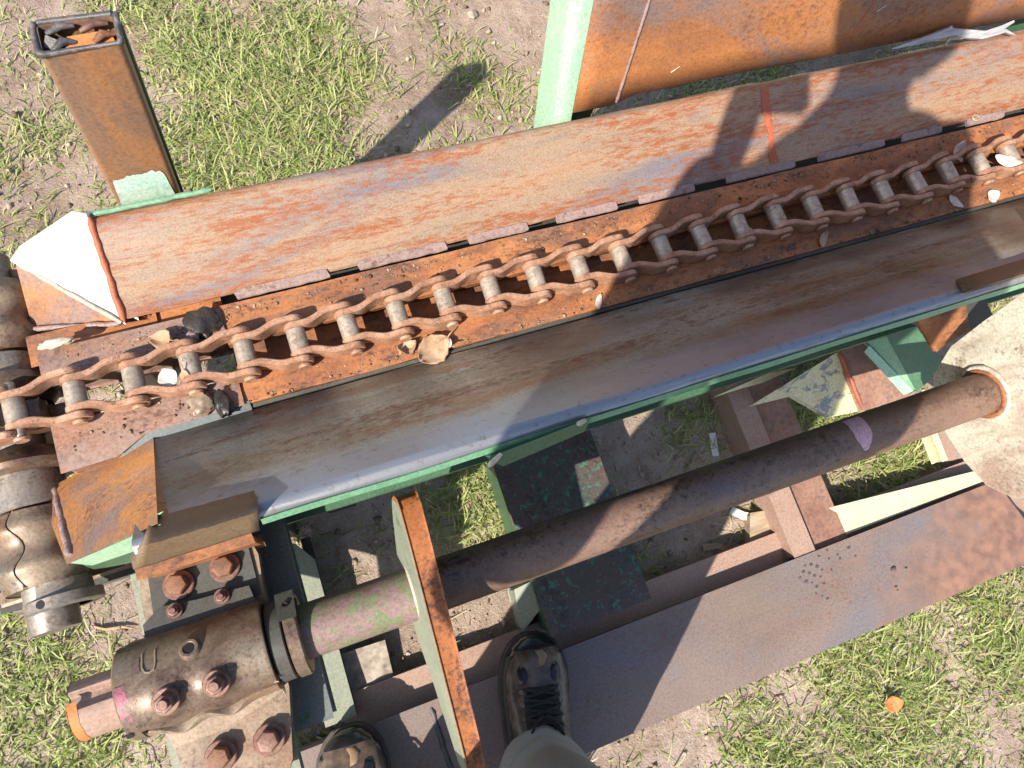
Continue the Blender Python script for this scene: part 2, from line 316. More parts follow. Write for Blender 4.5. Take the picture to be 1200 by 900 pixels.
simple('lace', [(.012, .012, .013), (.035, .033, .033)], 300, .7, .4)
simple('boot_tan', [(.2, .13, .08), (.3, .2, .125)], 40, .5, .2)
simple('camera_black', [(.015, .015, .016), (.02, .02, .02)], 100, .45, .1)
simple('orange_petal', [(.55, .14, .04), (.6, .2, .07)], 60)

n = NT('dirt')
big = n.noise(3.2, 7, .62); mid = n.noise(22, 9, .72, n.map((1, 1, 1), (4, 2, 0))); fin = n.noise(210, 5, .75)
c = n.ramp(n.mix(.5, mid, fin), [(.32, (.17, .12, .085)), (.42, (.34, .25, .19)), (.52, (.47, .37, .30)), (.66, (.58, .48, .40))])
c = n.mix(n.ramp(big, [(.44, 0.), (.64, .6)]), c, n.mix(1., c, (.62, .57, .53), 'MULTIPLY'))
sp = n.new('ShaderNodeSeparateXYZ'); n.link(n.pos, sp.inputs[0])                 # browner garden soil beyond the machine
mr = n.new('ShaderNodeMapRange'); n.link(sp.outputs[1], mr.inputs[0]); mr.inputs[1].default_value = .35; mr.inputs[2].default_value = .75; mr.inputs[4].default_value = .35
c = n.mix(mr.outputs[0], c, n.mix(1., c, (.62, .54, .49), 'MULTIPLY'))
n.out(c, .95, 0, n.mix(.5, mid, fin), .9, .014, .15)
def island(name, tones, rough=.55, transl=.35, spec=.35):
    n = NT(name); g = n.new('ShaderNodeNewGeometry')
    c = n.ramp(g.outputs['Random Per Island'], [(i / max(1, len(tones) - 1), t) for i, t in enumerate(tones)])
    n.out(c, rough, 0, None, spec=spec)
    if transl:
        tr = n.new('ShaderNodeBsdfTranslucent'); n.link(c, tr.inputs[0]); mx = n.new('ShaderNodeMixShader')
        mx.inputs[0].default_value = transl; o = n.t.nodes['Material Output']
        n.link(n.b.outputs[0], mx.inputs[1]); n.link(tr.outputs[0], mx.inputs[2]); n.link(mx.outputs[0], o.inputs[0])
island('grass_blade', [(.13, .18, .045), (.21, .28, .07), (.29, .36, .09), (.37, .43, .13), (.34, .38, .12), (.44, .46, .19), (.5, .47, .28), (.34, .27, .16)])
island('straw', [(.16, .11, .07), (.35, .26, .16), (.5, .41, .27), (.3, .24, .13), (.22, .16, .1)], .8, .15)
island('dust', [(.07, .042, .028), (.14, .08, .05), (.22, .14, .09), (.3, .22, .15), (.36, .28, .2)], .95, 0, .15)
island('clod', [(.14, .1, .072), (.26, .19, .142), (.36, .28, .22), (.42, .35, .29)], .95, 0, .15)

# ------------------------------------------------------------------ ground
def gh(x, y):
    return -.026 + .010 * nz(x, y, 0, 2.1) + .010 * nz(x, y, 4, 7) + .008 * nz(x, y, 8, 23) + .003 * nz(x, y, 3, 60)
def axis(lo, hi, step, far):
    a = list(np.arange(lo, hi + 1e-6, step)); s = step
    while a[-1] < far: s *= 1.5; a.append(a[-1] + s)
    s = step
    while a[0] > -far: s *= 1.5; a.insert(0, a[0] - s)
    return a
gx, gy = axis(-1.2, 2.8, .02, 120), axis(-1.5, 2.2, .02, 120)
gv = [(x, y, gh(x, y)) for y in gy for x in gx]; nx = len(gx)
gf = [(j * nx + i, j * nx + i + 1, (j + 1) * nx + i + 1, (j + 1) * nx + i) for j in range(len(gy) - 1) for i in range(nx - 1)]
gm = bpy.data.meshes.new('ground'); gm.from_pydata(gv, [], gf)
tag(link('ground', gm, 'dirt', ang=180), 'pale sandy dirt ground with patchy grass under the machine', 'ground', kind='structure')

# bare and grassy patches, read off the photograph, as (x, y, radius) on the ground
def gp(px, py):                               # photo pixel -> point on the uneven ground
    z = -.05
    for _ in range(12): p = at(px, py, H - z); z = gh(p.x, p.y)
    return Vector((p.x, p.y, z))
def spot(px, py, rpx): p = gp(px, py); q = gp(px + rpx, py); return (p.x, p.y, (q - p).length)
BARE = [spot(*a) for a in [(60, 15, 70), (215, 110, 45), (75, 205, 60), (20, 120, 28), (450, 40, 55), (610, 60, 75), (480, 110, 55), (560, 30, 50), (640, 20, 60), (440, 150, 40),
        (150, 730, 75), (110, 640, 55), (60, 860, 28), (180, 860, 50), (30, 230, 30), (20, 700, 30), (400, 620, 70), (440, 700, 60), (560, 720, 70), (480, 760, 60), (720, 520, 60), (800, 620, 55), (760, 580, 60), (860, 660, 60),
        (1000, 560, 28), (1110, 735, 36), (900, 800, 32), (760, 880, 50), (1180, 690, 20), (960, 850, 22), (1090, 870, 26), (700, 890, 50), (860, 510, 30), (580, 170, 20), (330, 40, 22), (255, 190, 22), (1160, 820, 22), (820, 850, 20)]]
LUSH = [spot(*a) for a in [(420, 90, 50), (360, 60, 60), (200, 170, 30), (130, 10, 30), (420, 30, 30), (10, 180, 25), (570, 90, 45), (300, 130, 110), (230, 60, 70), (350, 170, 70), (40, 60, 40), (60, 160, 30), (540, 600, 40), (800, 520, 35), (820, 490, 35), (1030, 540, 60), (930, 480, 40), (1000, 800, 110), (1130, 680, 70), (1100, 800, 90), (60, 790, 60), (30, 720, 30), (20, 660, 30), (900, 860, 60), (1180, 760, 60), (90, 250, 14), (440, 770, 22), (350, 700, 18), (150, 810, 30), (110, 880, 50), (75, 465, 25), (5, 590, 20), (10, 30, 30), (20, 270, 20)]]
def density(x, y):
    b = max((1 - math.hypot(x - a, y - c) / r) for a, c, r in BARE); l = max((1 - math.hypot(x - a, y - c) / r) for a, c, r in LUSH)
    v = .34 + .9 * nz(x, y, 2, 5.5) + .75 * nz(x, y, 5, 17)
    if b > 0: v -= min(1, b * 3.2) * .95
    if l > 0: v += min(1, l * 3) * .75
    return max(0, min(1, v)) ** 1.3
def blades(name, N, area, mat, length, width, lie, seed, dens, clump=.035, hump=None):
    g = np.random.default_rng(seed); P = []
    x0, x1, y0, y1 = area
    while len(P) < N:
        cx, cy = g.uniform(x0, x1), g.uniform(y0, y1)
        dv = dens(cx, cy)
        if g.random() > dv: continue
        tilt = g.uniform(0, 6.283); tall = g.uniform(.45, 1.35) * (.7 + .6 * dv)
        for _ in range(g.integers(5, 16)):
            P.append((cx + g.normal(0, clump), cy + g.normal(0, clump), tilt + g.normal(0, 1.2), tall))
    P = np.array(P[:N]); n = len(P)
    L = length[0] + (length[1] - length[0]) * g.random(n) ** 1.5; L *= P[:, 3]
    W = width * (.6 + .8 * g.random(n)); a = P[:, 2]; ln = lie[0] + (lie[1] - lie[0]) * g.random(n)
    dx, dy = np.cos(a), np.sin(a); z0 = np.array([gh(p[0], p[1]) for p in P]) - .002
    V = np.zeros((n, 7, 3)); bend = g.uniform(.15, .9, n)
    for k, (t, w) in enumerate(((0, 1), (.4, .95), (.75, .6), (1, 0))):
        hor = L * t * np.sin(ln + bend * t); ver = L * t * np.cos(np.minimum(ln + bend * t, 1.52)) + .002
        cx, cy, cz = P[:, 0] + dx * hor, P[:, 1] + dy * hor, z0 + ver
        if k < 3:
            V[:, 2 * k] = np.stack([cx - dy * W * w / 2, cy + dx * W * w / 2, cz], 1)
            V[:, 2 * k + 1] = np.stack([cx + dy * W * w / 2, cy - dx * W * w / 2, cz + W * .25 * w], 1)
        else: V[:, 6] = np.stack([cx, cy, cz], 1)
    base = (np.arange(n) * 7)[:, None]
    tri = np.concatenate([base + np.array(t) for t in ((0, 1, 3), (0, 3, 2), (2, 3, 5), (2, 5, 4), (4, 5, 6))], 1).reshape(-1)
    me = bpy.data.meshes.new(name); me.vertices.add(n * 7); me.vertices.foreach_set('co', V.reshape(-1))
    me.loops.add(len(tri)); me.loops.foreach_set('vertex_index', tri.astype(np.int32)); m = len(tri) // 3
    me.polygons.add(m); me.polygons.foreach_set('loop_start', np.arange(m, dtype=np.int32) * 3)
    me.update(calc_edges=True); me.validate()
    return link(name, me, mat, ang=180)
tag(blades('grass', 215000, (-1.15, 2.6, -1.3, 2.0), 'grass_blade', (.011, .037), .0024, (.2, 1.25), 3, density), 'short green grass growing in tufts on the dirt', 'grass', kind='stuff')
def ring(x, y): return 0 if (-1.15 < x < 2.6 and -1.3 < y < 2.0) else max(0, .5 + .9 * nz(x, y, 2, 2.5))
tag(blades('outer_grass', 50000, (-5, 6, -5, 6), 'grass_blade', (.03, .09), .009, (.25, 1.2), 5, ring, .07), 'grass further out round the machine', 'grass', kind='stuff')
tag(blades('straw', 11000, (-1.15, 2.4, -1.2, 1.9), 'straw', (.012, .055), .0022, (1.38, 1.5), 8, lambda x, y: .35 + .5 * (1 - density(x, y))), 'dry straw and dead blades lying on the dirt', 'straw', kind='stuff')
# crumbs of dirt and small stones
iv = [(0, 0, 1), (.9, 0, .1), (.2, .85, 0), (-.8, .45, .1), (-.7, -.6, 0), (.35, -.85, .1), (0, 0, -.7)]
it = [(0, 1, 2), (0, 2, 3), (0, 3, 4), (0, 4, 5), (0, 5, 1), (6, 2, 1), (6, 3, 2), (6, 4, 3), (6, 5, 4), (6, 1, 5)]
NC = 14000; cv = np.zeros((NC, 7, 3)); k = 0
while k < NC:
    x, y = rng.uniform(-1.1, 2.4), rng.uniform(-1.2, 1.9)
    if rng.random() < density(x, y) * .9: continue
    s = .0015 + .0065 * rng.random() ** 4; th = rng.uniform(0, 6.28); q = np.array(iv) * (s * rng.uniform(.7, 1.3, 3)) + rng.normal(0, s * .15, (7, 3))
    co, si = math.cos(th), math.sin(th)
    cv[k] = np.stack([q[:, 0] * co - q[:, 1] * si + x, q[:, 0] * si + q[:, 1] * co + y, q[:, 2] + gh(x, y) + s * .2], 1); k += 1
ct = (np.arange(NC)[:, None, None] * 7 + np.array(it)[None]).reshape(-1, 3)
cm = bpy.data.meshes.new('dirt_crumbs'); cm.from_pydata(cv.reshape(-1, 3).tolist(), [], ct.tolist())
tag(link('dirt_crumbs', cm, 'clod', ang=180), 'loose crumbs of dirt and grit on the ground', 'dirt', kind='stuff')

# ------------------------------------------------------------------ trough frame
fr = thing('conveyor_trough', 'long rusty steel conveyor trough with green side rail, welded base beams and stake', 'conveyor', (0, 0, 0))
XL, XR = -.215, 2.1
xs = list(np.linspace(XL, XR, 90))
def wing(low, top, th, r_top, r_low):
    lo, tp = Vector(low), Vector(top); d = (tp - lo).normalized(); nrm = Vector((-d.y, d.x))
    if nrm.y > 0: nrm = -nrm
    return rounded([tuple(lo), tuple(tp), tuple(tp + nrm * th), tuple(lo + nrm * th)], [r_low, r_top, r_top, r_low])
sweep_x('trough_wall', wing((.413, Z(.926)), (.527, Z(.866)), .05, .014, .003), xs, 'rust_wall', fr, wob=.0016, ang=50)
LOW, RDG = Vector((.262, Z(.943))), Vector((.1134, Z(.766)))      # near wall: lower edge and ridge in (y, z)
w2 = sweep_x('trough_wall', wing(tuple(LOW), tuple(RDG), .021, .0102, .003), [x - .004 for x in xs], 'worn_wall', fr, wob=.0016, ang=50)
def near_pt(px, py, off=.0012):                # photo pixel -> point on the near wall
    d = .85
    for _ in range(40): q = at(px, py, d); d = .943 - (.262 - q.y) * 1.191
    return at(px, py, d) + Vector((0, .766 * off, .643 * off))
w2['label'] = 'grey brown worn trough wall with a polished rounded edge and painted highlight'
# floor of the chain race
ys = [.268, .300, .335, .37, .401]
fx = list(np.linspace(-.105, XR, 70))
sweep_x('floor_plate', [(.268, Z(.936)), (.285, Z(.934)), (.3055, Z(.934)), (.3055, Z(.945)), (.268, Z(.948))], fx, 'floor_rust', fr, wob=.0015)
sweep_x('floor_plate', [(.3495, Z(.934)), (.37, Z(.934)), (.404, Z(.932)), (.404, Z(.944)), (.3495, Z(.945))], fx, 'floor_rust', fr, wob=.0015)
sweep_x('slot_floor', [(.300, Z(.962)), (.355, Z(.962)), (.355, Z(.970)), (.300, Z(.970))], fx, 'floor_rust', fr, wob=.0015)
box('floor_pan', -.1, XR, .25, .47, Z(1.0), Z(.982), 'dark_steel', fr)
box('end_pan', -.214, -.106, .3965, .46, Z(.985), Z(.962), 'floor_rust', fr)
box('side_bar', -.318, -.108, .356, .396, Z(.975), Z(.930), 'bar_pink', fr, bevel=.004)
sb = prism('side_bar', [(-.319, .300, Z(.930)), (-.319, .248, Z(.932)), (-.26, .250, Z(.932)), (-.225, .268, Z(.932)), (-.108, .270, Z(.930)), (-.108, .300, Z(.930))], (0, 0, -.045), 'bar_pink', fr, bevel=.004)
prism('edge_lip', [(-.255, .248, Z(.940)), (-.10, .262, Z(.940)), (-.10, .269, Z(.934)), (-.235, .266, Z(.934))], (0, 0, -.03), 'bluish_steel', fr, bevel=.002)
sweep_x('edge_lip', [(.2635, Z(.955)), (.2675, Z(.955)), (.2675, Z(.940)), (.2635, Z(.942))], fx, 'dark_steel', fr, wob=.0008)
# stitch welds along the far wall, dark slots between them
x = -.08
for L in (.055, .045, .06, .05, .075, .06, .05, .07, .09, .06, .07, .08, .06, .08, .06):
    if x > 1.75: break
    wl_ = .07 + .06 * random.random(); m_ = 9
    a_ = [Vector((x + wl_ * k / m_, .4150 + .0012 * nz(x, k * .7), Z(.9225))) for k in range(m_ + 1)]; b_ = [Vector((x + wl_ * k / m_ + .002, .4085 + .0016 * nz(x + 3, k * .8), Z(.928))) for k in range(m_ + 1)]
    prism('weld_lip', a_ + b_[::-1], (0, 0, -.004), 'weld_lavender', fr, bevel=.0016); x += wl_ + L * .8
bead((-.215, .528, Z(.867)), (-.217, .411, Z(.927)), .0045, 'weld_red', fr, wob=.35)
# red drip running down the far wall
def on_far(x, y): return (x, y, Z(.926) + (y - .413) / (.527 - .413) * .060 + .0012)
drip = [(.747, .520), (.746, .49), (.749, .46), (.748, .435), (.75, .418)]
dv = []
for i, (a, b) in enumerate(drip):
    w = .0065 + .002 * math.sin(i * 2.1)
    dv += [on_far(a - w, b), on_far(a + w, b)]
obj('rust_run', dv, [(2 * i, 2 * i + 1, 2 * i + 3, 2 * i + 2) for i in range(4)], 'weld_red', fr)
# pale folded end cap on the far wall, with the brown cheek below it
A, B = Vector((-.218, .529, Z(.866))), Vector((-.219, .413, Z(.926)))
Cc, D = at(15, 304, .94), at(83, 250, .885); E2 = at(40, 386, .985); G2 = at(142, 380, .95)
prism('end_cap', [A, B, Cc, Cc + Vector((.012, .012, .004)), D], (.012, .01, -.02), 'pale_cap', fr, bevel=.003)
prism('cheek_plate', [Cc + Vector((0, -.006, -.01)), B + Vector((0, -.004, -.008)), G2, E2], (0, .012, -.012), 'cap_orange', fr, bevel=.002)
bead(Cc + Vector((.004, -.006, -.002)), B + Vector((0, -.004, .002)), .0032, 'weld_pale', fr)
bead(E2 + Vector((0, 0, .004)), G2 + Vector((0, 0, .003)), .0035, 'weld_lavender', fr)
prism('gusset', [at(8, 320, 1.0), at(26, 316, .985), at(46, 398, 1.0), at(30, 402, 1.0)], (0, 0, -.05), 'cap_orange', fr, bevel=.005)
box('cross_strap', -.335, -.19, .398, .43, Z(1.0), Z(.957), 'floor_rust', fr, bevel=.005)
# near wall's folded end cap
n1, n2 = Vector((-.222, .262, Z(.9435))), at(181, 612, .768)
q1, q2, q3 = at(62, 572, .985), at(58, 600, .97), at(80, 657, .89)
prism('end_cap', [n1, q1, q2, q3, n2], (.012, 0, -.02), 'cap_orange', fr, bevel=.004)
for k, dx in ((0, .004), (1, .016)):
    bead(q1 + Vector((dx, 0, .003)), q3 + Vector((dx, .004, .004)), .0045, 'weld_lavender', fr, wob=.1)
prism('cheek_plate', [q3 + Vector((.002, -.003, -.004)), n2 + Vector((0, -.004, -.004)), at(166, 642, .86), at(108, 662, .93)], (.004, .012, -.004), 'mint_paint', fr, bevel=.002)
prism('cheek_plate', [at(100, 662, .95), at(172, 628, .89), at(158, 658, .98), at(112, 667, 1.0)], (.004, .012, -.004), 'green_paint', fr, bevel=.002)
# green side rail: a channel under the near wall, open towards the photographer
rx0, rx1 = -.11, XR
rprof = [(.146, Z(.926)), (.1165, Z(.926)), (.1155, Z(.934)), (.150, Z(.937)), (.152, Z(1.075)), (.124, Z(1.077)), (.1235, Z(1.087)), (.160, Z(1.087)), (.162, Z(.93))]
sweep_x('side_rail', rprof, list(np.linspace(rx0, rx1, 60)), 'green_paint', fr, wob=.0008, ang=30)
sweep_x('painted_edge', [(.1010, Z(.7748)), (.0962, Z(.7825)), (.0975, Z(.7890)), (.1005, Z(.7850)), (.1035, Z(.7790))], list(np.linspace(-.10, .93, 80)), 'bright_green', fr, wob=.0012)
prism('rail_patch', [at(575, 537, .775), at(690, 492, .77), at(684, 505, .785), at(590, 545, .79)], (0, .004, -.008), 'green_paint', fr, bevel=.002)
bead(at(572, 547, .775), at(588, 531, .768), .003, 'weld_pale', fr); bead(at(676, 498, .770), at(687, 492, .768), .003, 'weld_pale', fr)
tube('drip_stub', [at(470, 548, .925), at(469, 553, .93), at(468, 558, .935)], [.003, .0028, .001], 'cream_paint', fr)
prism('rail_tag', [at(982, 393, .92), at(1002, 384, .92), at(1007, 392, .92), at(990, 400, .92)], (0, 0, -.004), 'cream_paint', fr, bevel=.001)

# ------------------------------------------------------------------ stake behind the left end of the far wall
sx0, sx1 = -.187, -.112; sy0, sy1 = .556, .592; zt, zb = Z(.645), Z(1.05)
st = []; so = rounded([(sx0, sy0), (sx1, sy0), (sx1, sy1), (sx0, sy1)], [.006] * 4, 4); si_ = rounded([(sx0 + .004, sy0 + .004), (sx1 - .004, sy0 + .004), (sx1 - .004, sy1 - .004), (sx0 + .004, sy1 - .004)], [.003] * 4, 4)
m = len(so); v = []; f = []
def lean(x, y, z): k = (z - Z(.9)) / .25; return (x + .016 * k, y + .012 * k, z)
zst = list(np.linspace(zb, zt, 14))
for z in zst: v += [lean(x, y, z) for x, y in so]
for a in range(13): f += [(a * m + i, a * m + (i + 1) % m, (a + 1) * m + (i + 1) % m, (a + 1) * m + i) for i in range(m)]
bt = len(v)
for (x, y) in si_: v.append(lean(x, y, zt + .001 + .002 * nz(x * 90, y * 90)))
for (x, y) in si_: v.append(lean(x, y, zb))
for i in range(m): f += [(13 * m + i, 13 * m + (i + 1) % m, bt + (i + 1) % m, bt + i), (bt + i, bt + (i + 1) % m, bt + m + (i + 1) % m, bt + m + i)]
f.append(tuple(range(m)))
stake = obj('stake', v, f, 'stake_rust', fr); stake['label'] = 'upright rusty steel tube stake with a torn open top'
ring_pts = [lean(x, y, zt + .001) for x, y in so] + [lean(*so[0], zt + .001)]
ring_pts = [Vector(q) + Vector((.0022 * nz(i * 1.7, 1), .0022 * nz(i * 1.9, 5), .003 * nz(i * 1.3, 9))) for i, q in enumerate(ring_pts)]
rr = [.0032 + .0028 * nz(i * 1.9, 3, 1) for i in range(len(ring_pts))]
tube('torn_rim', ring_pts, rr, 'burnt_edge', stake, n=7, ang=60)
prism('inner_tongue', [lean(sx0 + .024, sy0 + .006, zt - .004), lean(sx1 - .008, sy0 + .010, zt - .006), lean(sx1 - .010, sy0 + .019, zt - .002), lean(sx0 + .028, sy0 + .017, zt - .001)], (0, 0, -.004), 'orange_rust', stake, bevel=.001)
prism('inner_tongue', [lean(sx0 + .006, sy0 + .014, zt - .004), lean(sx0 + .026, sy0 + .004, zt - .008), lean(sx0 + .03, sy0 + .008, zt - .005), lean(sx0 + .01, sy0 + .020, zt + .001)], (0, 0, -.003), 'burnt_edge', stake, bevel=.001)
for (a, b, c_, d_, zz, mt) in ((.012, .006, .034, .012, .003, 'burnt_edge'), (.040, .022, .066, .027, .0015, 'bolt_brown'), (.010, .024, .036, .029, .001, 'burnt_edge'), (.05, .008, .068, .014, .002, 'floor_rust')):
    tube('inner_tongue', [lean(sx0 + a, sy0 + b, zt - zz), lean(sx0 + (a + c_) / 2, sy0 + (b + d_) / 2 + .003, zt + .001), lean(sx0 + c_, sy0 + d_, zt - zz)], [.0025, .0045, .002], mt, stake, n=7, ang=60)
# mint green paint left round the stake's foot, ragged upper edge
pv = []; pn = 60
for i in range(pn + 1):
    t = i / pn; x = sx0 + .004 + (sx1 - sx0 - .009) * t
    top = Z(.905) + .068 * min(1, 6 * math.sin(math.pi * min(1, max(0, t)))) * (.86 + .16 * nz(t * 3.5, 1, 2) + .05 * nz(t * 14, 4, 2))
    pv += [Vector(lean(x, sy0 - .0009, Z(.93))), Vector(lean(x, sy0 - .0009, max(top, Z(.90))))]
obj('paint_patch', pv, [(2 * i, 2 * i + 2, 2 * i + 3, 2 * i + 1) for i in range(pn)], 'pale_mint', stake)
bead((-.215, .534, Z(.873)), (-.07, .534, Z(.871)), .0035, 'bright_green', fr, name='painted_weld')
tube('side_seam', [lean(sx1 + .001, sy1 - .004, zb), lean(sx1 + .001, sy1 - .004, zt - .01)], .0022, 'green_paint', stake)
box('stake_foot', -.215, -.09, .545, .61, Z(1.12), Z(1.03), 'green_paint', fr)

# ------------------------------------------------------------------ rusty deck wall standing behind the far wall
dw = thing('deck_wall', 'steep rusty sheet wall with light green edge behind the trough', 'steel wall', (.43, .54, 0))
up = Vector((0, .25, .968)); up.normalize(); dn0 = Z(.872); by = .5465
def wallp(x, s, off=0): p = Vector((x, by + off, dn0)) + up * s; return p
xw0, xw1, hw = .434, 2.1, .62
v = []; f = []; nxw, nzw = 50, 14
for j in range(nzw + 1):
    for i in range(nxw + 1):
        t = i / nxw; x = xw0 + (xw1 - xw0) * t; s = .006 + (hw - .006) * j / nzw
        if j == 0 and x < .505: s = -.006
        v.append(wallp(x + (.001 * nz(s * 30, 1, 1) if i == 0 else 0), s, .0025 * nz(x, s, 3, 5)))
for j in range(nzw):
    for i in range(nxw): a = j * (nxw + 1) + i; f.append((a, a + 1, a + nxw + 2, a + nxw + 1))
sheet = obj('sheet', v, f, 'sheet_rust', dw); md = sheet.modifiers.new('s', 'SOLIDIFY'); md.thickness = .006; md.offset = 1
bead(wallp(.505, .0, -.002), wallp(.545, .55, -.002), .0022, 'weld_lavender', dw, wob=.4)
pprof = rounded([(.410, .0), (.436, -.001), (.436, .070), (.410, .070)], [.017, 0, .004, .004], 6)
v = []; f = []; m = len(pprof)
for s in (-.30, .0, .3, hw):
    for a, b in pprof: p = wallp(a, s, b); v.append(p)
for k in range(3): f += [(k * m + i, k * m + (i + 1) % m, (k + 1) * m + (i + 1) % m, (k + 1) * m + i) for i in range(m)]
f += [tuple(range(m)), tuple(range(3 * m, 4 * m))]
obj('edge_post', v, f, 'mint_paint', dw)
for xx in (.46, 1.5): box('leg', xx, xx + .06, .60, .66, -.21, Z(.86), 'green_paint', dw)
for (a, b, L, mt) in ((.585, .035, .008, 'weld_pale'), (.90, .05, .05, 'weld_red'), (.925, .075, .008, 'weld_pale')):
    bead(wallp(a, b, -.002), wallp(a + .012, b + L, -.002), .0008, mt, dw, name='scratch', step=.005)

# ------------------------------------------------------------------ base beams and cross members
pk = []
xe = 1.205
plank_top = [(-.30, -.362), (xe + .07, -.362), (xe + .045, -.33), (xe + .022, -.29), (xe + .008, -.24), (xe, -.204), (-.30, -.204)]
prism('base_beam', [(x, y, Z(1.28)) for x, y in plank_top], (0, 0, -.05), 'beam_brown', fr, bevel=.004)
bead((.02, -.355, Z(1.281)), (.015, -.21, Z(1.281)), .005, 'weld_dark', fr)
box('base_strip', -.12, 1.4, -.30, -.150, -.06, Z(1.318), 'strip_pink', fr, bevel=.002)
box('base_strip', 1.41, 2.1, -.30, -.150, -.06, Z(1.318), 'strip_pink', fr, bevel=.002)
# dark green wide flange across the frame
box('cross_flange', .232, .412, -.164, .145, Z(1.236), Z(1.222), 'dark_flange', fr, bevel=.002)
box('cross_web', .234, .246, -.160, .145, -.21, Z(1.2365), 'green_paint', fr, bevel=.002)
box('cross_web', .395, .407, -.160, .145, -.21, Z(1.2365), 'dark_steel', fr, bevel=.002)
prism('stiffener', [at(604, 692, 1.28), at(622, 683, 1.27), at(633, 712, 1.27), at(613, 738, 1.29)], (0, 0, -.07), 'grey_green', fr, bevel=.002)
# brown channel across the frame
box('cross_channel', .729, .770, -.2, .2, -.21, Z(1.283), 'strip_pink', fr, bevel=.003)
box('channel_web', .7702, .853, -.2, .2, -.21, Z(1.296), 'rough_brown', fr, bevel=.002)
# cream and brown gusset plates
g0 = [at(885, 473, 1.24), at(985, 412, 1.21), at(1015, 478, 1.24), at(972, 487, 1.26), at(928, 462, 1.27)]
prism('gusset', g0, (0, 0, -.014), 'cream_patchy', fr, bevel=.002)
prism('gusset', [at(985, 412, 1.202), at(1020, 400, 1.195), at(1070, 462, 1.22), at(1012, 480, 1.23)], (0, 0, -.014), 'rough_brown', fr, bevel=.002)
bead(at(985, 414, 1.20), at(1010, 476, 1.226), .004, 'weld_red', fr)
prism('angle_plate', [at(845, 462, 1.28), at(900, 438, 1.27), at(930, 432, 1.27), at(895, 447, 1.28)], (0, 0, -.01), 'cream_paint', fr, bevel=.001)
prism('green_gusset', [at(1014, 396, 1.12), at(1040, 384, 1.10), at(1072, 456, 1.18), at(1064, 455, 1.19)], (.008, .004, -.02), 'bright_green', fr, bevel=.002)
prism('green_bracket', [at(1036, 385, 1.10), at(1072, 370, 1.06), at(1105, 430, 1.14), at(1075, 458, 1.18)], (.01, 0, -.03), 'green_paint', fr, bevel=.002)
prism('edge_strip', [at(1019, 406, 1.125), at(1014, 412, 1.13), at(1060, 462, 1.19), at(1070, 458, 1.185)], (.004, 0, -.006), 'mint_paint', fr, bevel=.001)
prism('cream_flange', [at(942, 604, 1.297), at(1148, 552, 1.29), at(1160, 560, 1.29), at(984, 628, 1.297)], (0, 0, -.02), 'cream_paint', fr, bevel=.002)
prism('rust_stain', [at(x, y, 1.2958) for x, y in [(942, 605), (958, 600), (968, 603), (975, 612), (985, 618), (986, 626), (972, 632), (950, 640)]], (0, 0, -.002), 'rough_brown', fr, bevel=0)
prism('pale_rod', [at(1091, 505, 1.30), at(1096, 503, 1.30), at(1110, 538, 1.30), at(1105, 540, 1.30)], (0, 0, -.03), 'cream_paint', fr)
prism('brown_flange', [at(1097, 503, 1.303), at(1116, 495, 1.303), at(1135, 535, 1.303), at(1111, 538, 1.303)], (0, 0, -.03), 'strip_pink', fr)
# right hand bracket above the plate: dark sloping plate and curved rusty angle
x_ = [at(1116, 326, .786).x, at(1125, 331, .757).x, at(1152, 346, .85).x]
rows = [[(x_[0], .1315, Z(.783)), (1.9, .1315, Z(.783))], [(x_[1], .1105, Z(.7565)), (1.9, .1105, Z(.7565))], [(x_[2], .108, Z(.85)), (1.9, .108, Z(.85))]]
v = []; f = []
for rw in rows:
    for i in range(21): t = i / 20; v.append(Vector(rw[0]).lerp(Vector(rw[1]), t) + Vector((0, .001 * nz(t * 19, rw[0][1] * 30), 0)))
for k in range(2): f += [(k * 21 + i, k * 21 + i + 1, (k + 1) * 21 + i + 1, (k + 1) * 21 + i) for i in range(20)]
bpl = obj('bracket_plate', v, f, 'brown_plate', fr); md = bpl.modifiers.new('s', 'SOLIDIFY'); md.thickness = .005; md.offset = 0
cv_ = []
ctr = [(.975, .125), (.995, .080), (1.012, .045)]
prof = []
for i in range(9):
    t = i / 8; prof.append((t, -.030 * math.sin(math.pi * t) ** 1.0))
a0, a1 = at(1069, 366, .945), at(1096, 412, 1.01); b0, b1 = at(1129, 343, .932), at(1136, 385, .985)
v = []; f = []
for i in range(9):
    t = i / 8
    for q in range(5):
        s = q / 4; p = a0.lerp(b0, t).lerp(a1.lerp(b1, t), s); p = p + Vector((0, 0, -.016 * math.sin(math.pi * t)))
        v.append(p)
for i in range(8):
    for q in range(4): a = i * 5 + q; f.append((a, a + 5, a + 6, a + 1))
ca = obj('curved_angle', v, f, 'floor_rust', fr); md = ca.modifiers.new('s', 'SOLIDIFY'); md.thickness = .008; md.offset = 0
prism('bracket_side', [at(1129, 343, .935), at(1150, 345, .935), at(1165, 375, .97), at(1136, 386, .985)], (.01, 0, -.03), 'dark_steel', fr, bevel=.002)

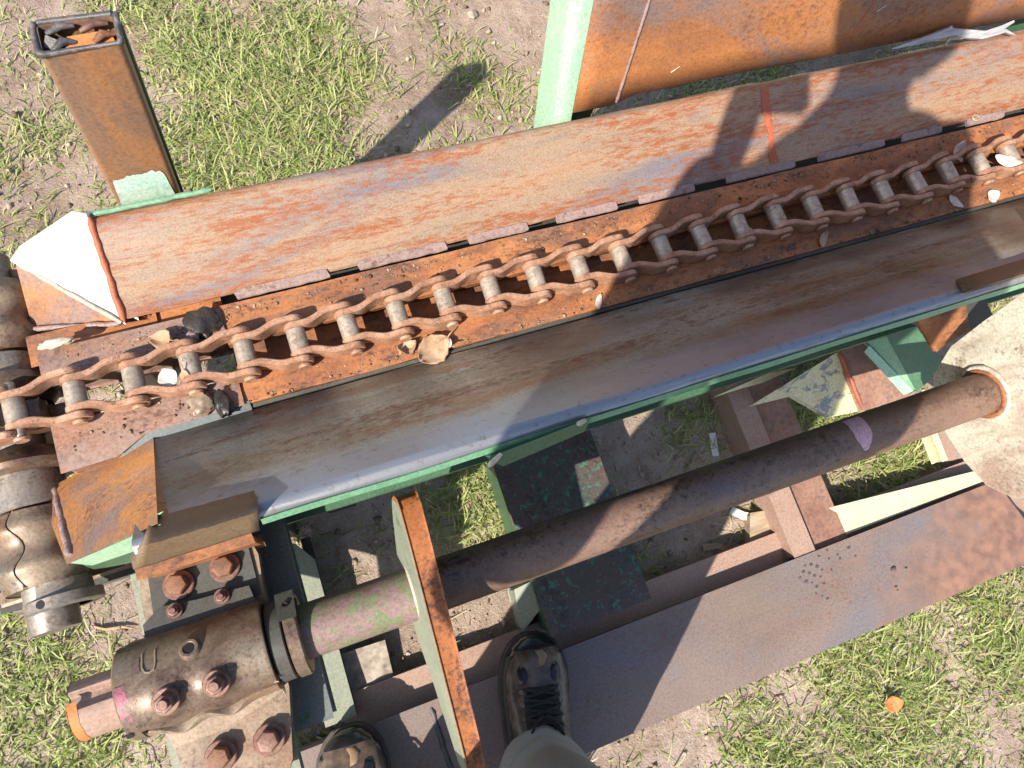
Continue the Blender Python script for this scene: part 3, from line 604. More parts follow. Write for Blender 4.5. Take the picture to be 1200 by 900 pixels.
# ------------------------------------------------------------------ bearing mount on the left
rows = [[at(180, 613, .7865), at(300, 581, .7865)], [at(166, 640, .752), at(303, 600, .752)], [at(155, 660, .80), at(303, 614, .80)], [at(156, 662, .89), at(303, 616, .89)]]
v = []; f = []; nr = 12
for rw in rows:
    for i in range(nr + 1): t = i / nr; v.append(Vector(rw[0]).lerp(Vector(rw[1]), t) + Vector((0, .0008 * nz(t * 9, rw[0][1] * 30), .002)))
for k in range(3): f += [(k * (nr + 1) + i, k * (nr + 1) + i + 1, (k + 1) * (nr + 1) + i + 1, (k + 1) * (nr + 1) + i) for i in range(nr)]
bpl = obj('bracket_plate', v, f, 'brown_plate', fr); md = bpl.modifiers.new('s', 'SOLIDIFY'); md.thickness = .012; md.offset = 0
bead(at(181, 611, .784), at(299, 580, .784), .0028, 'weld_dark', fr)
bead(at(156, 661, .89), at(302, 616, .89), .0045, 'weld_dark', fr)
prism('bracket_lip', [at(160, 660, .905), at(291, 625, .905), at(295, 634, .905), at(163, 677, .905)], (0, 0, -.08), 'floor_rust', fr, bevel=.003)
box('mount_plate', -.289, -.159, -.184, .108, Z(1.022), Z(.9975), 'grey_green', fr, bevel=.004)
box('mount_ledge', -.1585, -.110, -.132, .128, Z(1.075), Z(1.022), 'bluish_steel', fr, bevel=.004)
for xx in (-.27, -.172):
    prism('mount_web', [(xx, -.15, Z(1.0225)), (xx, .13, Z(1.0225)), (xx, .13, Z(1.24)), (xx, .09, Z(1.24))], (.010, 0, 0), 'dark_steel', fr, bevel=.001)
box('mount_post', -.29, -.12, .1305, .16, -.06, Z(.99), 'dark_steel', fr)
prism('leg_flange', [(-.149, .122, Z(1.295)), (-.125, .111, Z(1.295)), (-.102, .077, Z(1.295)), (-.102, -.180, Z(1.295)), (-.149, -.180, Z(1.295))], (0, 0, -.014), 'grey_green', fr, bevel=.002)
box('leg_web', -.112, -.102, -.180, .115, -.21, Z(1.3095), 'dark_steel', fr)
for xx in (-.06, 1.6):
    box('leg', xx, xx + .05, .15, .40, -.21, Z(1.001), 'dark_steel', fr)

# ------------------------------------------------------------------ pillow block bearing
AY, AZ = -.026, Z(1.122)                       # drive shaft axis
pb = thing('pillow_block', 'greasy brown cast iron pillow block with six bolts on the shaft end', 'bearing', (-.25, AY, Z(1.165)))
base_pts = [(-.312, -.200), (-.205, -.200), (-.186, -.180), (-.172, -.09), (-.172, .06), (-.168, .100), (-.176, .135), (-.314, .135), (-.322, .09), (-.322, -.09)]
base_pts = [(x, y) if y > -.1 else (min(x, -.19), y) for x, y in base_pts]
prism('base', [(x, y, Z(1.138)) for x, y in base_pts], (0, 0, -.0265), 'cast_tan', pb, bevel=.006, seg=3)
prism('foot_plate', [(x, y, Z(1.133)) for x, y in [(-.312, .048), (-.176, .048), (-.176, .128), (-.306, .128)]], (0, 0, -.008), 'dark_steel', pb, bevel=.004)
RB = .060
def shell(name, x0, x1, a0, a1, r0, r1, mat, edge0=None, edge1=None, nx_=36, na=28, rb=None):
    """curved casting round the shaft axis; angles from +y over the top towards -y"""
    v = []; f = []
    for L, rad in ((0, r1), (1, r0)):
        for i in range(nx_ + 1):
            x = x0 + (x1 - x0) * i / nx_
            s0 = a0 + (edge0(x) if edge0 else 0); s1 = a1 + (edge1(x) if edge1 else 0)
            for j in range(na + 1):
                a = s0 + (s1 - s0) * j / na; q = rad + (rb(x, a) if rb and L == 0 else 0)
                v.append((x, AY + q * math.cos(a), AZ + q * math.sin(a)))
    n1_ = na + 1; top = (nx_ + 1) * n1_
    for i in range(nx_):
        for j in range(na):
            a = i * n1_ + j; f.append((a, a + 1, a + n1_ + 1, a + n1_)); b = a + top; f.append((b, b + n1_, b + n1_ + 1, b + 1))
    for i in range(nx_):
        for j in (0, na): a = i * n1_ + j; b = a + n1_; f.append((a, b, b + top, a + top))
    for j in range(na):
        for i in (0, nx_): a = i * n1_ + j; f.append((a, a + 1, a + 1 + top, a + top))
    return obj(name, v, f, mat, pb, bevel=.0025, ang=40)
BX = (-.300, -.238)                            # the two near cap bolts
def bump_at(x, w=.022): return sum(math.exp(-((x - b) / w) ** 2) for b in BX)
def boss(x, a):
    g = 0
    for b in BX: g += .012 * math.exp(-(((x - b) / .018) ** 2 + ((a - R(112)) / .30) ** 2) * 1.2)
    return g
EDGE = R(150)
wavy = lambda x: R(15) * bump_at(x) - R(12)
shell('cap', -.343, -.170, R(-8), EDGE, .046, .064, 'cast_iron', None, wavy, rb=boss)
shell('lower_half', -.340, -.172, EDGE + R(9), R(205), .046, .063, 'cast_tan', wavy, None, rb=lambda x, a: .010 * bump_at(x) * math.exp(-((a - R(165)) / .35) ** 2))
lathe('core', (-.335, AY, AZ), (1, 0, 0), [(0, .058), (.16, .058)], 'black_hole', pb)
prism('pedestal', [(-.33, AY - .062, AZ - .012), (-.178, AY - .062, AZ - .012), (-.172, AY - .085, Z(1.1375)), (-.325, AY - .085, Z(1.1375))], (0, .115, 0), 'cast_tan', pb, bevel=.004)
prism('lug', [(-.322, .03, Z(1.118)), (-.182, .03, Z(1.115)), (-.186, .056, Z(1.118)), (-.255, .060, Z(1.12)), (-.300, .066, Z(1.12)), (-.322, .052, Z(1.12))], (0, 0, -.019), 'dark_steel', pb, bevel=.005)
lathe('end_ring', (-.362, AY, AZ), (1, 0, 0), [(0, .0392), (0, .058), (.003, .0615), (.017, .0625), (.019, .060), (.019, .05)], 'cast_iron', pb, n=56)
def arc_patch(name, x0, x1, a0, a1, rad, mat, parent, n=14):
    v = []; f = []
    for i in range(n + 1):
        a = a0 + (a1 - a0) * i / n; w = .0016 * nz(i * .8, x0 * 50, 2)
        for x in (x0 + w, x1 - w): v.append((x, AY + rad * math.cos(a), AZ + rad * math.sin(a)))
    for i in range(n): f.append((2 * i, 2 * i + 1, 2 * i + 3, 2 * i + 2))
    return obj(name, v, f, mat, parent)
arc_patch('paint_mark', -.3585, -.3435, R(78), R(128), .0633, 'magenta_paint', pb)
arc_patch('paint_mark', -.335, -.325, R(52), R(70), .0648, 'magenta_paint', pb)
arc_patch('grease_hole', -.362, -.354, R(138), R(146), .0634, 'black_hole', pb) 
# oil hole on top and its U shaped cast mark
lathe('oil_hole', (-.262, AY + .028, AZ + .0545), (0, .42, .9), [(0, 0), (.003, .0055), (.006, .0062), (.0085, .0085), (.0085, .0115), (.005, .014), (-.004, .016)], 'cast_iron', pb, n=24)
lathe('oil_hole_bore', (-.262, AY + .0305, AZ + .0600), (0, .42, .9), [(0, 0), (0, .0072), (.0012, .0072), (.0012, 0)], 'black_hole', pb, n=20)
up_ = [(-.3215, 48), (-.3215, 66), (-.319, 72), (-.3135, 74), (-.308, 72), (-.3055, 66), (-.3055, 48)]
tube('cast_mark', [(x, AY + .0648 * math.cos(R(a)), AZ + .0648 * math.sin(R(a))) for x, a in up_], .0013, 'cast_tan', pb, n=6)
def bolt(p, rad, h, mat, parent, shank=True, dirv=(0, 0, 1), washer='bolt_brown', rot=0.3):
    p = Vector(p); u, w, d = frame(dirv)
    hexa = lambda t, rr: [p + d * t + u * (rr * math.cos(R(60 * i) + rot)) + w * (rr * math.sin(R(60 * i) + rot)) for i in range(6)]
    v = hexa(0, rad) + hexa(h * .82, rad) + hexa(h, rad * .86); f = [tuple(range(6)), tuple(range(12, 18))]
    for k in range(2): f += [(k * 6 + i, k * 6 + (i + 1) % 6, (k + 1) * 6 + (i + 1) % 6, (k + 1) * 6 + i) for i in range(6)]
    b = obj('bolt', v, f, mat, parent, bevel=.0008)
    lathe('washer', p - d * .004, d, [(0, 0), (0, rad * 1.38), (.0032, rad * 1.38), (.0045, rad * 1.28), (.0045, 0)], washer, b, n=28)
    if shank: lathe('stud', p + d * (h - .001), d, [(0, 0), (0, rad * .56), (h * .45, rad * .56), (h * .55, rad * .48), (h * .55, 0)], mat, b, n=16)
    return b
for (px, py, mt) in ((205, 685, 'bolt_rust'), (260, 664, 'bolt_rust'), (255, 890, 'bolt_rust'), (313, 870, 'bolt_brown')):
    p = at(px, py, 1.112); bolt((p.x, p.y, Z(1.1275)), .0155, .015, mt, pb, False, rot=random.random())
for x in BX:
    p = Vector((x, AY + .074 * math.cos(R(108)), AZ + .074 * math.sin(R(108)))); bolt(p, .0125, .013, 'bolt_brown', pb, True, (0, -.12, .99), rot=random.random())
for (px, py) in ((202, 716), (258, 699)):
    p = at(px, py, 1.105); bolt((p.x, p.y, Z(1.114)), .008, .008, 'bolt_brown', pb, True, rot=random.random())

# ------------------------------------------------------------------ drive shaft with lever, collar and end plate
ds = thing('drive_shaft', 'long brown steel shaft carrying a rusty lever and a pale rounded plate', 'shaft', (.35, AY, AZ))
RS = .0385
lathe('shaft_bar', (.058, AY, AZ), (1, 0, 0), [(0, 0), (0, RS)] + [(1.07 * i / 40, RS + .0004 * nz(i * .7)) for i in range(1, 41)] + [(1.07, 0)], 'shaft_brown', ds, n=48)
b = lathe('shaft_bar', (-.352, AY, AZ), (1, 0, 0), [(0, 0), (0, RS)] + [(.40 * i / 16, RS + .0003 * nz(i * .7)) for i in range(1, 17)] + [(.40, 0)], 'shaft_painted', ds, n=48)
b['label'] = 'shaft section with worn purple and green paint'
# keyed shaft end
v = []; f = []; sec = []
for i in range(40):
    a = 2 * math.pi * i / 40; sec.append((RS * math.cos(a), RS * math.sin(a)))
key = [k for k in range(40) if 48 < 360 * k / 40 < 82]
sec2 = [s for k, s in enumerate(sec) if k < key[0]]
c0, s0 = math.cos(R(48)), math.sin(R(48)); c1, s1 = math.cos(R(84)), math.sin(R(84))
sec2 += [(RS * c0, RS * s0), (RS * c0 * .70, RS * s0 * .74), (RS * c1 * 1.0 - .002, RS * s1 * .72), (RS * c1, RS * s1)] + [s for k, s in enumerate(sec) if k > key[-1]]
m = len(sec2)
for x in (-.424, -.3525): v += [(x, AY + a, AZ + c) for a, c in sec2]
f = [(i, (i + 1) % m, m + (i + 1) % m, m + i) for i in range(m)] + [tuple(range(m)), tuple(range(m, 2 * m))]
obj('keyed_end', v, f, 'strip_pink', ds, bevel=.0012)
arc_patch('rust_band', -.4245, -.412, R(70), R(190), RS + .0005, 'orange_rust', ds)
# set collar
cl = lathe('collar', (-.145, AY, AZ), (1, 0, 0), [(0, RS + .0005), (0, .0545), (.002, .0575), (.017, .0575), (.019, .055), (.019, RS + .0005)], 'cast_iron', ds, n=56)
prism('screw_lug', [(-.144, AY + .028, AZ + .062), (-.127, AY + .028, AZ + .062), (-.127, AY + .058, AZ + .040), (-.144, AY + .058, AZ + .040)], (0, -.012, -.022), 'dark_steel', cl, bevel=.004)
lathe('set_screw', (-.1355, AY + .0435, AZ + .0525), (0, .6, .8), [(0, 0), (0, .0045), (.002, .0045), (.002, .003), (.0005, .002), (.0005, 0)], 'black_hole', cl, n=14)
lathe('spacer_ring', (-.168, AY, AZ), (1, 0, 0), [(0, .04), (0, .0545), (.002, .056), (.019, .056), (.0205, .054), (.0205, .04)], 'dark_steel', ds, n=48)
# lever: thick flat bar through which the shaft passes
def lev(y, d): return (y, Z(d))
top = [(.108, 1.03), (.100, 1.008), (.085, 1.000), (.04, 1.000), (-.03, 1.004), (-.10, 1.010), (-.18, 1.018), (-.235, 1.024), (-.262, 1.034)]
bot = [(-.27, 1.06), (-.262, 1.085), (-.16, 1.125), (-.09, 1.170), (-.045, 1.182), (.0, 1.176), (.04, 1.145), (.085, 1.09), (.107, 1.055)]
out = [lev(*p) for p in top + bot]
v = []
for sgn in (0, 1):
    for (y, z) in out:
        t = (y + .27) / .38; xx = .037 + .010 * t + (z - Z(1.0)) * .10
        v.append((xx + sgn * (.023 + .006 * t), y, z))
m = len(out); f = [tuple(range(m)), tuple(range(2 * m - 1, m - 1, -1))] + [(i, (i + 1) % m, m + (i + 1) % m, m + i) for i in range(m)]
lv = obj('lever', v, f, 'lever_rust', ds, bevel=.003, seg=3)
v2 = [(p[0] - .0012, p[1] * .985, p[2] - .004) for p in v[:m]]
cheek = obj('painted_face', v2 + [(p[0] + .004, p[1], p[2]) for p in v2], f, 'grey_green', lv)
ringp = [(.0385 + .0035 * nz(i, 2), AY + (RS + .004) * math.cos(R(i * 15)), AZ + (RS + .004) * math.sin(R(i * 15))) for i in range(25)]
tube('weld_ring', ringp, [.0065 + .002 * nz(i * 1.3, 5) for i in range(25)], 'weld_pale', ds, n=8, ang=60)
# pink band of paint round the shaft
v = []; f = []
for i in range(15):
    a = R(30 + 98 * i / 14); wdt = .016 * (1 - max(0, (i - 8) / 6.5) ** 1.5) + .001; xx = .822 - .004 * i / 14
    for q in (-1, 1): v.append((xx + q * wdt + .0015 * nz(i * .9, q), AY + (RS + .0008) * math.cos(a), AZ + (RS + .0008) * math.sin(a)))
obj('paint_band', v, [(2 * i, 2 * i + 1, 2 * i + 3, 2 * i + 2) for i in range(14)], 'pink_paint', ds)
# pale rounded end plate
pl = [(.150, .84), (.122, .90), (.107, .963), (.090, 1.06), (.072, 1.146), (.035, 1.215), (-.02, 1.244), (-.08, 1.248), (-.139, 1.236), (-.19, 1.212), (-.222, 1.165), (-.222, 1.10), (-.19, 1.02), (-.13, .92), (-.06, .84), (.05, .80)]
dsk = prism('end_plate', [(1.122, y, Z(d)) for y, d in pl], (.022, 0, 0), 'white_disc', ds, bevel=.003)
for q, rr_, sz in ((0, RS + .004, .006), (1, RS + .011, .004)):
    ringp = [(1.118 + .002 * nz(i, 2 + q), AY + (rr_) * math.cos(R(i * 15)), AZ + rr_ * math.sin(R(i * 15))) for i in range(25)]
    tube('weld_ring', ringp, [sz + .003 * nz(i * 1.3, 5 + q) for i in range(25)], ('floor_rust', 'white_disc')[q], ds, n=8, ang=60)

for t_ in (pb, ds):                            # 66 mm shaft, axis level with the trough rail
    t_.scale = (.8556,) * 3
pb.location = (-.2139, -.0222, H - 1.165 * .8556); ds.location = (.2995, -.0222, H - 1.122 * .8556)
# ------------------------------------------------------------------ tail shaft across the left end
TX, TZ = -.385, Z(1.0)
ts = thing('tail_shaft', 'short grey cross shaft with flanged chain wheel at the trough end', 'shaft', (TX, .3, TZ))
lathe('shaft_bar', (TX, .075, TZ), (0, 1, 0), [(0, 0), (0, .027), (.002, .028), (.50, .028), (.50, 0)], 'bright_steel', ts, n=36)
lathe('flange', (TX, .268, TZ), (0, 1, 0), [(0, .028), (0, .055), (.003, .060), (.010, .062), (.022, .052), (.030, .045)], 'cast_iron', ts, n=48)
lathe('flange', (TX, .360, TZ), (0, 1, 0), [(0, .045), (.010, .052), (.022, .062), (.032, .060), (.034, .050), (.034, .028)], 'cast_iron', ts, n=48)
lathe('hub', (TX, .225, TZ), (0, 1, 0), [(0, .028), (0, .040), (.002, .042), (.045, .042), (.045, .028)], 'bright_steel', ts, n=40)
lathe('hub', (TX, .395, TZ), (0, 1, 0), [(0, .028), (0, .042), (.03, .042), (.032, .040), (.032, .028)], 'bright_steel', ts, n=40)
v = []; f = []; nt = 9
for sgn in (0, 1):
    for i in range(nt * 6):
        a = 2 * math.pi * i / (nt * 6) ; ph = i % 6; rad = (.074, .088, .094, .094, .088, .074)[ph]
        v.append((TX + rad * math.cos(a), .317 + .022 * sgn, TZ + rad * math.sin(a)))
m = nt * 6; f = [tuple(range(m)), tuple(range(2 * m - 1, m - 1, -1))] + [(i, (i + 1) % m, m + (i + 1) % m, m + i) for i in range(m)]
obj('sprocket', v, f, 'cast_iron', ts, bevel=.0015)
lathe('collar', (TX + .015, .098, Z(1.0)), (0, 1, 0), [(0, .0285), (0, .040), (.002, .043), (.014, .043), (.016, .034), (.032, .033), (.036, .028)], 'bright_steel', ts, n=44)
lathe('collar_hole', (TX + .005, .106, Z(.9585)), (0, 0, 1), [(0, 0), (0, .005), (.0012, .005), (.0012, 0)], 'black_hole', ts, n=14)
def split_bearing(loc, label, y0, y1, tone):
    t = thing('split_bearing', label, 'bearing', (TX, (y0 + y1) / 2, Z(1.10)), 'split bearings of the cross shaft')
    L = y1 - y0; xc = TX
    def half(name, a0, a1, edge, mat):
        v = []; f = []; ny, na = 30, 16
        for lay, rad in ((0, .043), (1, .029)):
            for i in range(ny + 1):
                y = y0 + L * i / ny; e = edge(y)
                for j in range(na + 1):
                    s0, s1 = (a0 + e, a1) if name == 'cap' else (a0, a1 + e)
                    a = s0 + (s1 - s0) * j / na
                    q = rad + (.010 * sum(math.exp(-((y - b) / .014) ** 2) for b in (y0 + L * .25, y0 + L * .78)) if lay == 0 else 0)
                    v.append((xc + q * math.cos(a), y, TZ + q * math.sin(a)))
        n1_ = na + 1; tp = (ny + 1) * n1_
        for i in range(ny):
            for j in range(na):
                a = i * n1_ + j; f.append((a, a + 1, a + n1_ + 1, a + n1_)); b_ = a + tp; f.append((b_, b_ + n1_, b_ + n1_ + 1, b_ + 1))
            for j in (0, na): a = i * n1_ + j; f.append((a, a + n1_, a + n1_ + tp, a + tp))
        for j in range(na):
            for i in (0, ny): a = i * n1_ + j; f.append((a, a + 1, a + 1 + tp, a + tp))
        obj(name, v, f, mat, t, bevel=.0015, ang=45)
    ed = lambda y: R(7) * math.sin((y - y0) / L * 9)
    half('cap', R(97), R(215), ed, tone); half('lower_half', R(-35), R(93), ed, 'cast_tan')
    prism('base', [(xc - .085, y0 + .006, Z(1.045)), (xc + .07, y0 + .006, Z(1.045)), (xc + .07, y1 - .006, Z(1.045)), (xc - .085, y1 - .006, Z(1.045))], (0, 0, -.04), 'cast_tan', t, bevel=.005)
    for yy in (y0 + L * .25, y0 + L * .78):
        bolt((xc - .058, yy, TZ + .016), .010, .012, 'bright_steel', t, True, (-.95, 0, .3))
        lathe('bolt_head', (xc - .06, yy, TZ - .02), (-1, 0, .1), [(0, 0), (0, .012), (.012, .012), (.015, .009), (.015, 0)], 'bright_steel', t, n=6)
    return t
split_bearing(None, 'grey split bearing below the near trough end cap', .130, .222, 'cast_iron')
split_bearing(None, 'tan split bearing beside the pale far end cap', .432, .53, 'cast_tan')
box('mount_plate', TX - .09, TX + .15, .126, .225, Z(1.12), Z(1.0865), 'dark_steel', fr)
box('mount_plate', TX - .09, TX + .15, .43, .54, Z(1.12), Z(1.0865), 'dark_steel', fr)
for yy in (.17, .48): box('leg', TX + .06, TX + .11, yy - .02, yy + .03, -.21, Z(1.1205), 'dark_steel', fr)

# ------------------------------------------------------------------ chain
P = .0663; CY = .3275; CZ = Z(.9165); HB = .0150
ch = thing('conveyor_chain', 'rusty roller chain with offset side bars lying along the trough', 'chain', (.4, CY, Z(.934)))
def sidebar_mesh(sgn, flip=1):
    st = []
    inn, outr = .0188, .0282; t = .0078; e = .0135
    for i in range(33):
        x = -e + (P + 2 * e) * i / 32
        u = x / P; k = min(1, max(0, (u - .22) / .50)); k = k * k * (3 - 2 * k)
        c = inn + (outr - inn) * k
        dx = 0
        if x < 0: dx = -x / e
        elif x > P: dx = (x - P) / e
        h = HB * math.sqrt(max(0.02, 1 - dx * dx)) * (1 - .13 * math.sin(math.pi * min(1, max(0, u))))
        st.append((x, sgn * c, h))
    v = []; f = []
    for x, c, h in st: v += [(x, c - t / 2, -h), (x, c + t / 2, -h), (x, c + t / 2, h), (x, c - t / 2, h)]
    for i in range(32):
        for j in range(4): a = i * 4; b = (j + 1) % 4; f.append((a + j, a + b, a + 4 + b, a + 4 + j))
    f += [(0, 3, 2, 1), (128, 129, 130, 131)]
    me = bpy.data.meshes.new('sidebar'); bm = bmesh.new(); vs = [bm.verts.new(p) for p in v]
    for q in f: bm.faces.new([vs[i] for i in q])
    bmesh.ops.recalc_face_normals(bm, faces=bm.faces)
    es = [ed for ed in bm.edges if ed.calc_face_angle(0) > R(60)]
    bmesh.ops.bevel(bm, geom=es, offset=.0011, segments=2, affect='EDGES'); bm.to_mesh(me); bm.free()
    me.materials.append(M['chain_rust']); return me
SB = [sidebar_mesh(1), sidebar_mesh(-1)]
tmp = lathe('barrel', (0, -.0156, 0), (0, 1, 0), [(0, 0), (0, .0110), (.0012, .0121), (.030, .0121), (.0312, .0110), (.0312, 0)], 'barrel_steel', None, n=24); BM_ = tmp.data; bpy.data.objects.remove(tmp)
tmp = lathe('pin', (0, -.0365, 0), (0, 1, 0), [(0, 0), (0, .0052), (.001, .006), (.072, .006), (.073, .0052), (.073, 0)], 'bright_steel', None, n=14); PM_ = tmp.data; bpy.data.objects.remove(tmp)
tmp = lathe('pin_head', (0, -.0375, 0), (0, 1, 0), [(0, 0), (0, .0078), (.003, .0088), (.0045, .0080), (.0045, 0)], 'chain_rust', None, n=14); HM_ = tmp.data; bpy.data.objects.remove(tmp)
for me in SB + [BM_, PM_, HM_]:
    me.polygons.foreach_set('use_smooth', [True] * len(me.polygons)); me.set_sharp_from_angle(angle=R(38))
nodes = []
xx = TX + .026
nk = 36
pts = []
for i in range(nk):
    X = -.3515 + P * i
    pts.append(Vector((X, CY + .0018 * math.sin(i * .9) + .0012 * nz(i * .7, 1) + (.002 if i > 20 else 0), CZ + .0008 * nz(i * .5, 4))))
wrap = []
RW = CZ - TZ
a = R(90)
start = pts[0]
for i in range(1, 6):
    ang = R(90) + 2 * math.asin(P / 2 / .0855) * (i - .32)
    wrap.append(Vector((TX + .0855 * math.cos(ang), CY, TZ + .0855 * math.sin(ang))))
pts = wrap[::-1] + pts
for i in range(len(pts) - 1):
    p, q = pts[i], pts[i + 1]; d = q - p
    lk = bpy.data.objects.new('link', None); COL.objects.link(lk); lk.parent = ch; lk.matrix_parent_inverse = base_inv(ch); lk.empty_display_size = .01
    lk.location = p
    yaw = math.atan2(d.y, d.x) if d.x > 0.01 else 0; pit = -math.atan2(d.z, math.hypot(d.x, d.y)) if d.x > 0 else -math.atan2(d.z, d.x)
    lk.rotation_euler = (R(random.uniform(-1.5, 1.5)), pit, yaw)
    sc = (d.length / P)
    for nm, me, off in (('sidebar', SB[0], 0), ('sidebar', SB[1], 0), ('barrel', BM_, 0), ('pin', PM_, 0), ('pin_head', HM_, 0)):
        o = bpy.data.objects.new(nm, me); COL.objects.link(o); o.parent = lk
        if nm == 'barrel': o.rotation_euler = (0, random.uniform(0, 6), 0)

# ------------------------------------------------------------------ debris
# grit and bark dust packed along the trough floor
gvs = []; gfs = []; gr = np.random.default_rng(21)
for i in range(2600):
    strip_ = gr.random()
    if strip_ < .45: x, y, z = gr.uniform(-.1, 1.7), .4 - abs(gr.normal(0, .010)), Z(.9325)
    elif strip_ < .8: x, y, z = gr.uniform(-.1, 1.7), .269 + abs(gr.normal(0, .010)), Z(.9345)
    elif strip_ < .84: x, y, z = gr.uniform(-.31, -.11), gr.uniform(.36, .394), Z(.9298)
    elif strip_ < .87: x, y, z = gr.uniform(-.31, -.11), gr.uniform(.265, .298), Z(.9298)
    else: x, y, z = gr.uniform(-.1, 1.7), gr.uniform(.352, .4), Z(.9335)
    q = np.array(iv) * (.0005 + .0022 * gr.random() ** 3) * gr.uniform(.5, 1.7, 3) * np.array([1, 1, .5])
    o_ = len(gvs); gvs += [(x + a, y + b, z + c_) for a, b, c_ in q]; gfs += [tuple(o_ + t for t in f_) for f_ in it]
gme = bpy.data.meshes.new('grit'); gme.from_pydata(gvs, [], gfs)
tag(link('grit', gme, 'dust', ang=180), 'fine grit and bark dust along the trough floor', 'grit', kind='stuff')
def leaf(name, p, L, W, yaw, tilt, roll, curl, mat, label, cat='leaf', fold=.0, stem=True, seed=0):
    nu, nv_ = 14, 8; v = []; f = []
    for i in range(nu + 1):
        t = i / nu; w = W / 2 * math.sin(math.pi * min(1, t * .96 + .03)) ** .75 * (1 + .12 * nz(t * 9, seed, 2))
        for j in range(nv_ + 1):
            s = j / nv_ * 2 - 1
            v.append(Vector(((t - .5) * L, s * w, curl * L * ((t - .5) ** 2) * 2 + abs(s) * fold * W + .06 * W * nz(t * 4, s * 2, seed) * 2)))
    for i in range(nu):
        for j in range(nv_): a = i * (nv_ + 1) + j; f.append((a, a + 1, a + nv_ + 2, a + nv_ + 1))
    rot = Matrix.Rotation(yaw, 3, 'Z') @ Matrix.Rotation(tilt, 3, 'Y') @ Matrix.Rotation(roll, 3, 'X')
    v = [rot @ q for q in v]; lo = min(q.z for q in v)
    v = [q + Vector(p) - Vector((0, 0, lo)) for q in v]
    t_ = thing(name, label, cat, p)
    bl = obj('blade', v, f, mat, t_, ang=180); md = bl.modifiers.new('s', 'SOLIDIFY'); md.thickness = .0006; md.offset = 1
    if stem:
        e = rot @ Vector((L * .5, 0, curl * L * .5)) + Vector(p) - Vector((0, 0, lo)); g = rot @ Vector((L * .78, L * .05, curl * L * .5 + .002)) + Vector(p) - Vector((0, 0, lo))
        tube('stem', [e, e.lerp(g, .5) + Vector((0, 0, .001)), g], [.0012, .001, .0007], 'leaf_brown', t_, n=6)
    return t_
ZF = Z(.9335)
p = at(508, 408, .925); leaf('dry_leaf', (p.x, p.y, ZF), .048, .040, R(25), R(-4), R(8), .25, 'leaf_brown', 'curled tan dry leaf on the trough floor beside the chain', fold=.15, seed=1)
p = at(525, 398, .918); leaf('dry_leaf', (p.x, p.y, ZF), .026, .014, R(-60), R(-30), R(40), .4, 'leaf_pale', 'pale narrow leaf standing up against the tan dry leaf', seed=2)
p = at(477, 408, .925); leaf('dry_leaf', (p.x, p.y, ZF), .026, .02, R(10), R(5), R(-12), .7, 'leaf_brown', 'small brown cupped leaf left of the tan dry leaf', fold=.3, stem=False, seed=3)
p = at(192, 393, .905); leaf('dry_leaf', (p.x, p.y, Z(.929)), .034, .026, R(-30), R(-28), R(15), .5, 'leaf_brown', 'folded dry leaf leaning over the chain by the pale end cap', fold=.3, seed=4)
p = at(196, 441, .905); leaf('dry_leaf', (p.x, p.y, CZ + .004), .024, .026, R(20), R(-10), R(5), .3, 'leaf_pale', 'pale round leaf caught inside the chain near the left end', stem=False, seed=5)
p = at(214, 440, .898); leaf('dry_leaf', (p.x, p.y, CZ + .006), .02, .016, R(70), R(-10), R(-25), .5, 'leaf_brown', 'small brown leaf wedged between chain barrels near the left end', seed=6)
p = at(702, 353, .93); leaf('dry_leaf', (p.x, p.y, ZF), .024, .010, R(60), 0, R(10), .3, 'leaf_pale', 'small pale leaf on the shaded trough floor', stem=False, seed=7)
p = at(877, 262, .905); leaf('dry_leaf', (p.x, p.y, ZF + .003), .030, .024, R(-20), R(-8), R(6), .3, 'leaf_pale', 'grey curled leaf lying between two chain barrels', stem=False, seed=8)
p = at(1140, 166, .90); leaf('dry_leaf', (p.x, p.y, ZF), .034, .026, R(70), R(-25), R(10), .4, 'leaf_pale', 'pale rounded leaf standing beside the chain at the right', stem=False, seed=9)
p = at(1170, 226, .92); leaf('dry_leaf', (p.x, p.y, ZF), .026, .022, R(20), R(-5), R(10), .25, 'leaf_pale', 'cream leaf on the floor below the chain at the right', stem=False, seed=10)
p = at(1126, 232, .92); leaf('dry_leaf', (p.x, p.y, ZF), .03, .014, R(-70), R(-5), R(10), .25, 'leaf_pale', 'long pinkish leaf on the sunlit floor patch at the right', stem=False, seed=11)
p = at(1185, 185, .90); leaf('dry_leaf', (p.x, p.y, CZ + .005), .045, .02, R(-35), R(-8), R(10), .3, 'leaf_pale', 'shredded pale leaf lying on the chain at the right edge', seed=12)
p = at(968, 278, .925); leaf('dry_leaf', (p.x, p.y, ZF), .03, .014, R(50), R(-5), R(10), .25, 'leaf_brown', 'brown leaf on the small sunlit patch of floor', stem=False, seed=13)
p = gp(1038, 823); leaf('fallen_petal', (p.x, p.y, gh(p.x, p.y) + .02), .035, .03, 0, R(-8), R(5), .3, 'orange_petal', 'small orange leaf lying on the grass at lower right', stem=False, seed=14)
def lump(name, p, size, mat, label, cat, seed, flat=.6):
    bm = bmesh.new(); bmesh.ops.create_icosphere(bm, subdivisions=3, radius=1)
    for w in bm.verts:
        k = 1 + .45 * noise.noise(w.co * 1.6 + Vector((seed, 0, 0))) + .2 * noise.noise(w.co * 4 + Vector((0, seed, 0)))
        w.co = Vector((w.co.x * size[0] * k, w.co.y * size[1] * k, w.co.z * size[2] * k))
    lo = min(w.co.z for w in bm.verts)
    for w in bm.verts: w.co += Vector(p) - Vector((0, 0, lo))
    me = bpy.data.meshes.new(name); bm.to_mesh(me); bm.free()
    return tag(link(name, me, mat, ang=50), label, cat)
